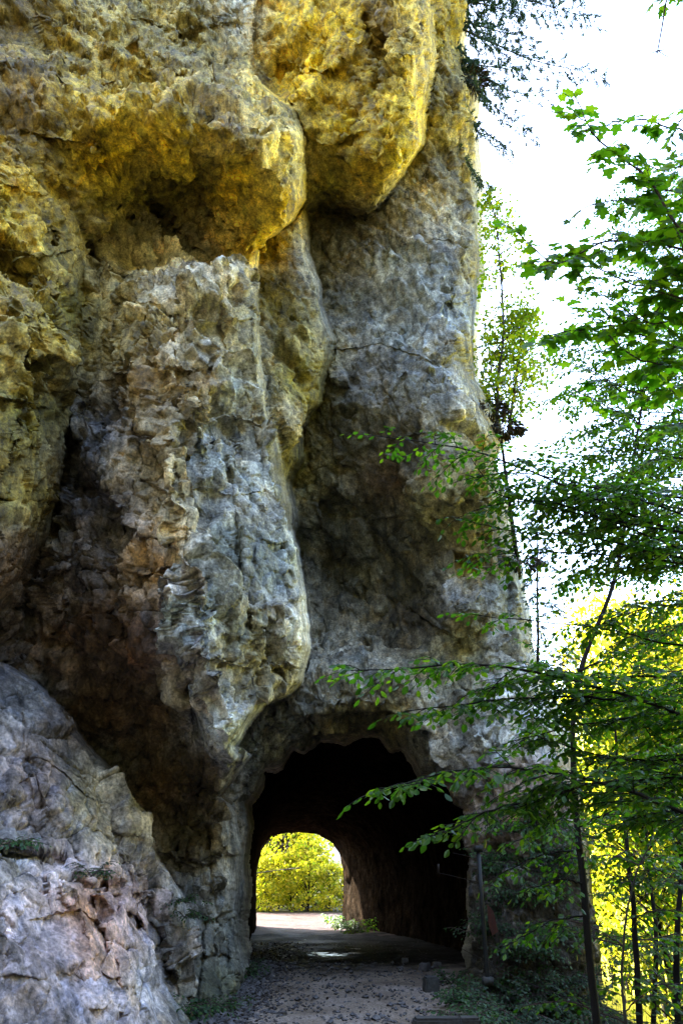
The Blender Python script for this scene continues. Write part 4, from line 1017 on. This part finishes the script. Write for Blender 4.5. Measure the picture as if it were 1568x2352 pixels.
# trees and bushes beyond the far mouth
BP = []
for H, R, nc, m in ((5.2, 2.0, 85, BRIGHT), (3.2, 1.5, 70, BRIGHT)):
    t = empty('roadside_tree', (0, 0, 0)); pts = [np.zeros(3), np.array([.1, 0, H * .5]), np.array([0, .1, H])]
    trunk_mesh(t, pts, .06, .02, BARKD, 6)
    w, f = MB(), Foliage(); crown(w, f, pts, H, R, nc, 34, .17, .02, .26)
    w.build('branches', BARKD, t); f.build('crown', L_SMALL, m, t); BP.append(t)
usedb = set()
for x_, Y, k, s in [(598,40,0,1.35),(640,42,0,1.5),(650,44,0,1.3),(700,43,0,.62),(620,39,1,.75),(668,39.5,1,.8),(708,39.3,1,1.0),(755,39.6,1,.66),(790,40,1,.6),(585,38.6,1,.9),(830,40,1,.7),(655,48,0,1.3),(630,49,0,1.4),(735,41.5,1,.78),(880,43,0,.45)]:
    p = P(x_, 2060, Y); b0 = G(p[0], Y) - np.array([0, 0, .1])
    if k not in usedb: o = BP[k]; usedb.add(k); o.location = [float(c) for c in b0]; o.scale = (s, s, s)
    else: o = copy_tree(BP[k], b0, rng.uniform(0, 6.28), s)
    tag(o, ('taller golden tree behind the bushes seen through the tunnel' if k == 0 else 'yellow green bush behind the rail seen through the tunnel'), 'tree' if k == 0 else 'bush', 'golden trees beyond the tunnel' if k == 0 else 'bushes beyond the tunnel')

# far forested hill, its air haze painted as blue
def hz(X, Y):
    p = np.stack([X, Y, 0 * X], -1).reshape(-1, 3)
    return (-6 + 75 * np.exp(-((Y - 700) / 200) ** 2) * (0.8 + 0.6 * fbm(p * 0.006, 4, 121).reshape(X.shape)) + 3 * fbm(p * .06, 3, 122).reshape(X.shape))
HILL = plain_mat('haze_blue_forest', (0.002, 0.006, 0.010), (0.006, 0.015, 0.022), 0.08, 0.9, 0, 3)
sheet('hill', np.linspace(-600, 600, 150), np.linspace(350, 1050, 60), hz, HILL)

# ------------------------------------------------------------------ undergrowth
def ground_at0(x_, y_):
    d = rays(x_, y_); Y = 1.6 / -d[2] * d[1]; return np.array([d[0] * Y / d[1], Y, 0.0])
def tuft(name, label, cat, group, base, n, size, mat, tpl=L_BLADE, up=1.0, rad=.1, out=.8):
    f = Foliage()
    for i in range(n):
        an = rng.uniform(0, 6.28); r = rad * math.sqrt(rng.random()); o = np.array([math.cos(an), math.sin(an), 0])
        d = o * out * rng.random() + [0, 0, up * rng.uniform(.3, 1)]
        f.leaf(np.asarray(base) + o * r, d, U(np.cross(d, np.cross([0, 0, 1], d + 1e-3)) + rng.normal(size=3) * .2), size * rng.uniform(.5, 1.1))
    o = f.build(name, tpl, mat, None); tag(o, label, cat, group)
    return o
def leafy(name, label, cat, group, base, H, n, size, mat=FERN, spread=1.0):
    b = np.asarray(base, float); t = empty(name, b); tag(t, label, cat, group)
    w, f = MB(), Foliage()
    for k in range(n):
        an = rng.uniform(0, 6.28); d = U(np.array([math.cos(an) * spread, math.sin(an) * spread, rng.uniform(.5, 1.3)]))
        twig(w, f, b + rng.normal(size=3) * [.08, .08, 0], d, H * rng.uniform(.6, 1.1), size, np.array([0, -.3, .95]), 1, .35, .7)
    w.build('stems', TWIG, t); f.build('foliage', L_BEECH, mat, t)
    return t
LEDGE = 'grass tufts on the cliff edge'
for (x_, y_, Y), lb, n in [((1090,185,14.3),'rust brown grass tuft hanging from the cliff rim under the spruce',160), ((1160,985,15.5),'brown grass tuft on the ledge below the birches',220), ((1125,940,15.2),'green brown grass tuft on the upper corner of the ledge',160), ((1200,1295,15.4),'small rusty grass tuft on the lower cliff edge',140)]:
    tuft('grass_tuft', lb, 'grass', LEDGE, P(x_, y_, Y), n * 2, .26, DRYGRASS, up=-.1, rad=.42, out=.6)
k = 0
for (x_, y_), H, n, s, lb in [((480,2225),.4,7,.05,'ivy sprig on the rock pillar left of the portal, higher one'), ((505,2262),.45,9,.05,'leafy plant at the foot of the left portal pillar'), ((540,2248),.35,8,.045,'small leafy plant in the corner where pillar meets gravel'), ((400,2345),.5,9,.06,'broad leafy plant at the bottom edge below the slab'), ((440,2335),.4,8,.05,'dark leafy plant between slab and pillar'), ((520,2320),.3,7,.045,'low plant at the edge of the gravel'), ((375,2352),.3,6,.05,'low leaves at the bottom edge of the slab')]:
    # seated on the ground where the rock meets it
    d = rays(x_, y_); Y = 1.6 / -d[2] * d[1]
    leafy('plant', lb, 'plant', 'plants at the cliff foot', np.array([d[0] * Y / d[1] + .12, Y - .15, 0.02]), H * 1.35, n + 5, s, EDGE)
for x_, y_, Y, s, lb in [(18,1945,7.9,.05,'green sprig growing from the slab by the left edge'),(210,2015,8.4,.03,'tiny green sprig in a crack of the slab'),(435,2075,10.8,.04,'green sprig where slab meets pillar'),(450,2110,10.8,.04,'green sprig low in the crevice beside the slab')]:
    leafy('plant', lb, 'plant', 'sprigs on the rock', P(x_, y_, Y - .12) , .28, 8, s, EDGE)
UG = 'undergrowth right of the path'
for i in range(95):
    x_ = rng.uniform(1060, 1540); Y = rng.uniform(8.5, 13.0)
    p = P(x_, 2250, Y); b0 = G(p[0], Y)
    if p[0] < 2.9: continue
    leafy('shrub', 'dark green leafy shrub on the slope right of the path', 'shrub', UG, b0, rng.uniform(.6, 1.5), 10, .065)
for x_, y_, lb in [(1062,2290,'green leafy plant just right of the concrete block'),(1085,2330,'dark leafy plant at the right path edge near the beam'),(1048,2240,'small plant at the right foot of the tunnel mouth'),(1110,2300,'leafy plant on the drop off beside the net post'),(1100,2260,'low plant at the base of the net post'),(1130,2345,'bushy plant right of the wooden beam')]:
    g = ground_at0(x_, y_ + 25); leafy('plant', lb, 'plant', 'plants at the right path edge', [g[0], g[1], float(hgt(g[0], g[1]))], .6, 11, .06, EDGE)
fe = tps(S_FACE)
for i in range(34):
    x_ = rng.uniform(1110, 1345); y_ = rng.uniform(1900, 2330)
    Yf = float(fe(np.array([x_]), np.array([y_]))[0, 0])
    leafy('plant', 'dark leafy plant rooted in the rock right of the portal', 'plant', 'plants on the rock right of the portal', P(x_, y_, Yf - .1), .6, 9, .06, FERN if i % 3 else EDGE)
print('undergrowth', round(time.time() - T0, 1))

# ------------------------------------------------------------------ loose stones, leaf litter
mb = MB()
ico = U(np.array([[1,0,0],[-1,0,0],[0,1,0],[0,-1,0],[0,0,1],[0,0,-1],[.7,.7,.5],[-.7,.7,.4],[.7,-.7,.5],[-.7,-.7,.4]]))
octa = [[0,6,4],[6,2,4],[2,7,4],[7,1,4],[1,9,4],[9,3,4],[3,8,4],[8,0,4],[0,2,6],[2,1,7],[1,3,9],[3,0,8],[0,5,2],[2,5,1],[1,5,3],[3,5,0]]
N_ = 7000
for i in range(N_):
    Y = rng.uniform(8.5, 16.5)
    left = -1.55 - (Y - 10) * .02
    if rng.random() < .8: X = left - .25 + abs(rng.normal()) * .38
    else: X = rng.uniform(-1.8, 1.9)
    s = rng.uniform(.008, .030) * (rng.uniform(1.4, 2.6) if rng.random() < .12 else 1)
    v = ico * s * rng.uniform(.6, 1.3, size=(10, 1)) * np.array([1, 1, .7])
    mb.add(v + [X, Y, .02 + s * .1 + rng.random() * .03 * (X < left + .3)], octa)
tag(mb.build('gravel', STONE, None, False), 'loose grey gravel along the left edge of the path', 'gravel', None, 'stuff')
f = Foliage()
for i in range(4200):
    Y = rng.uniform(9, 21); X = -1.6 + rng.normal() * .35 if rng.random() < .85 else rng.uniform(-1.5, 2.0)
    f.leaf([X, Y, .035 + rng.random() * .02], rng.normal(size=3) * [1, 1, .2], U(rng.normal(size=3) * .35 + [0, 0, 1]), rng.uniform(.03, .07))
tag(f.build('leaf_litter', L_SMALL, LITTER, None), 'brown fallen leaves scattered along the path', 'leaves', None, 'stuff')

# ------------------------------------------------------------------ rockfall net, post, blocks, rails
pb, pt = P(1118, 2235, 12.0), P(1098, 1955, 12.0)
t = empty('net_post', pb); tag(t, 'grey steel net post standing right of the tunnel mouth', 'post')
mb = MB(); mb.tube([pb - [0, 0, .6], pb, (pb + pt) / 2, pt], .034, 8); mb.build('pole', STEEL, t)
mb = MB(); mb.box(pt + [0, 0, .03], (.13, .09, .09), .2); mb.build('head_plate', STEEL, t)
mb = MB(); mb.box(pb - [0, 0, .1], (.14, .14, .1), .1); mb.build('base_plate', CONC, t)
mb = MB()
q = [P(1118, 2078, 11.95), P(1132, 2092, 11.95), P(1144, 2140, 11.95), P(1130, 2150, 11.95), P(1121, 2120, 11.95)]
q = np.array(q); bk_ = q + [0, .02, 0]; n = len(q)
mb.add(np.concatenate([q, bk_]), [list(range(n))]); mb.l.append(np.arange(2 * n - 1, n - 1, -1)); mb.t.append(np.array([n]))
mb.add(np.concatenate([q, bk_]), [[i, (i + 1) % n, (i + 1) % n + n, i + n] for i in range(n)])
tag(mb.build('marker_flag', REDP, None, False), 'small red marker cloth hung beside the steel net post', 'flag')
# the net: one panel of thin wires from the portal jamb down over the slope
t = empty('rockfall_net', P(1200, 2300, 11.8)); tag(t, 'thin wire rockfall net stretched over the slope right of the portal', 'net')
mb = MB()
for u in np.linspace(0.17, 1, 40):
    a, b = P(1040 + 420 * u, 1960 + 60 * u, 11.9 - .8 * u), P(1060 + 450 * u, 2400, 11.6 - 1.2 * u)
    mb.tube(smooth_line([a, (a + b) / 2 + [0, -.05, 0], b], 8, .004), .0022, 3)
mb.build('mesh_wires', RUST, t)
mb = MB()
for (a, b) in (((1005,2005,12.6),(1420,2060,11.2)), ((1060,2180,12.2),(1440,2330,10.8)), ((1040,1960,12.5),(1460,2010,11.1))):
    A_, B_ = P(*a), P(*b); mb.tube(smooth_line([A_, (A_ + B_) / 2 - [0, 0, .1], B_], 16), .004, 4)
mb.build('cable', RUST, t)
mb = MB(); a, b = P(1006, 1985, 12.6), P(1006, 2006, 12.6); mb.tube([a, b], .02, 5); mb.build('anchor', RUST, t)

def ground_at(x_, y_):
    d = rays(x_, y_); Y = 1.6 / -d[2] * d[1]; return np.array([d[0] * Y / d[1], Y, 0.0])
def rough_block(name, c, size, rz, mat, label, cat, cracks=0):
    me = bpy.data.meshes.new(name); import bmesh
    bm = bmesh.new(); bmesh.ops.create_cube(bm, size=1.0)
    for v in bm.verts: v.co.x *= size[0]; v.co.y *= size[1]; v.co.z *= size[2]
    bmesh.ops.bevel(bm, geom=bm.edges[:], offset=min(size) * .1, segments=2, affect='EDGES')
    bmesh.ops.subdivide_edges(bm, edges=bm.edges[:], cuts=2, use_grid_fill=True)
    vs = np.array([v.co[:] for v in bm.verts]); nz = fbm(vs * 9 + c[0], 3, 131)
    for v, k_ in zip(bm.verts, nz): v.co += v.normal * float(k_) * .03
    bm.to_mesh(me); bm.free(); me.materials.append(mat)
    o = bpy.data.objects.new(name, me); COL.objects.link(o); o.location = [float(a) for a in c]; o.rotation_euler = (0, 0, rz)
    return tag(o, label, cat)
g1 = ground_at(992, 2284); rough_block('concrete_block', g1 + [0, 0.1, .10], (.22, .22, .22), .15, CONC, 'small squared grey concrete block on the right path edge', 'block')
g2 = ground_at(1015, 2394); bm_ = rough_block('wooden_beam', g2 + [0.06, 0, .10], (.72, .22, .24), .04, WOOD, 'weathered wooden beam lying at the bottom of the picture with a wire strap', 'beam')
mb = MB(); c = g2 + [.20, 0, .10]
mb.tube([c + [0, -.13, -.1], c + [0, -.13, .135], c + [-.02, .13, .135], c + [-.02, .13, -.1]], .007, 5)
st = mb.build('strap', STEEL, None); st.parent = bm_
from mathutils import Matrix
st.matrix_parent_inverse = (Matrix.Translation(bm_.location) @ Matrix.Rotation(.04, 4, 'Z')).inverted()
for k, ((x_, y_), s) in enumerate([((975,2232),.16), ((1003,2224),.12), ((930,2212),.1), ((648,2338),.08), ((560,2330),.09)]):
    g = ground_at(x_, y_); rough_block('stone', g + [0, 0, s * .35], (s * 1.3, s, s * .9), rng.random() * 3, STONE, ['squarish stone behind the concrete block', 'small stone at the dark right foot of the tunnel mouth', 'stone on the right side of the path just inside the tunnel', 'single stone near the middle of the gravel edge', 'pale stone in the gravel beside the left pillar'][k], 'stone')

# wet patch inside the tunnel
def wetpatch():
    ys = np.linspace(18.2, 24.6, 200); us = np.linspace(-1, 1, 60); v = []
    for y in ys:
        wv = 1.15 * math.sqrt(max(1 - ((y - 21.4) / 3.2) ** 2, 0.0001)) * (1 + .25 * math.sin(y * 3.1))
        v.append(np.stack([-0.35 + (y - 21) * -.06 + us * wv, np.full(60, y), np.zeros(60)], -1))
    v = np.array(v).reshape(-1, 3); v[:, 2] = -0.022 + .10 * fbm(v * [1.1, 3.2, 1], 4, 141, 0.6)
    ii = np.arange(len(v)).reshape(200, 60); q = np.stack([ii[:-1, :-1], ii[:-1, 1:], ii[1:, 1:], ii[1:, :-1]], -1).reshape(-1, 4)
    tag(mesh_obj('puddle', v, q.ravel(), np.full(len(q), 4), WET), kind='structure')
wetpatch()

# rails beyond the tunnel
def rail(pts, r, label, posts):
    p0 = P(*pts[0]); t = empty('wooden_rail', p0 * [1, 1, 0]); tag(t, label, 'rail', 'rails beyond the tunnel')
    q = [P(*a) for a in pts]
    mb = MB(); mb.tube(smooth_line(q, 12, .004), r, 7); mb.build('rail', WOOD, t)
    for a in posts:
        b = P(*a); m2 = MB(); m2.tube([[b[0], b[1], float(hgt(b[0], b[1])) - .1], b + [0, 0, .06]], r * 1.2, 7); m2.build('post', WOOD, t)
rail([(580,2106,35.8),(640,2107,35.6),(690,2105,35.4),(760,2103,35.2),(800,2102,35.0)], .032, 'low weathered rail along the far road edge', [(592,2104,35.75),(665,2104,35.5),(745,2102,35.3)])
rail([(590,2006,37.5),(640,1999,37.4),(690,1994,37.3)], .022, 'high thin rail slanting in front of the golden trees', [])
lg = ground_at(640, 2110); mb = MB(); mb.tube([P(622,2116,34.8), P(650,2114,34.7), P(676,2111,34.6)], [.14, .15, .13], 10)
tag(mb.build('log', BARKD), 'short dark log lying under the low rail beyond the tunnel', 'log')
for x_, y_, n in ((768,2122,16), (792,2132,18), (812,2144,14)):
    g = ground_at(x_, y_); leafy('plant', 'bright green verge plant at the right foot of the far tunnel mouth', 'plant', 'verge plants at the far mouth', g * [1, 1, 0] + [0, .0, .0], .75, n, .09, MIDG)

# ------------------------------------------------------------------ light, sky, camera
SUN_EL, SUN_AZ = math.radians(46), math.radians(-50)   # azimuth from +Y towards +X: sun stands behind the cliff, to the left
sd = np.array([math.sin(SUN_AZ) * math.cos(SUN_EL), math.cos(SUN_AZ) * math.cos(SUN_EL), math.sin(SUN_EL)])
ld = bpy.data.lights.new('sun', 'SUN'); ld.energy = 5.0; ld.angle = math.radians(0.5); ld.color = (1, 0.94, 0.82)
lo = bpy.data.objects.new('sun', ld); COL.objects.link(lo)
from mathutils import Vector
lo.rotation_euler = Vector(sd.tolist()).to_track_quat('Z', 'Y').to_euler(); lo.location = (0, 0, 60)
wd = bpy.data.worlds.new('World'); sc.world = wd; wd.use_nodes = True
nt = wd.node_tree; nt.nodes.clear()
sky = nt.nodes.new('ShaderNodeTexSky'); sky.sky_type = 'NISHITA'; sky.sun_disc = False
sky.sun_elevation = SUN_EL; sky.sun_rotation = SUN_AZ; sky.air_density = 1.0; sky.dust_density = 2.4; sky.ozone_density = 1.0
bg = nt.nodes.new('ShaderNodeBackground'); bg.inputs[1].default_value = 0.15
wo = nt.nodes.new('ShaderNodeOutputWorld'); nt.links.new(sky.outputs[0], bg.inputs[0]); nt.links.new(bg.outputs[0], wo.inputs[0])

cd = bpy.data.cameras.new('camera'); cd.sensor_fit = 'HORIZONTAL'; cd.sensor_width = 24; cd.lens = 24; cd.clip_end = 5000; cd.clip_start = 0.05
cam = bpy.data.objects.new('camera', cd); COL.objects.link(cam); cam.location = CAM.tolist(); cam.rotation_euler = (math.pi / 2 + TILT, 0, 0)
sc.camera = cam
sc.view_settings.view_transform = 'Standard'; sc.view_settings.look = 'None'; sc.view_settings.gamma = 1.0
sc.view_settings.exposure = 4.0
sc.render.engine = 'CYCLES'
sc.cycles.max_bounces = 8; sc.cycles.diffuse_bounces = 4; sc.cycles.transmission_bounces = 4; sc.cycles.transparent_max_bounces = 8
sc.cycles.use_denoising = True
sc.cycles.sample_clamp_indirect = 6
print('done', round(time.time() - T0, 1))
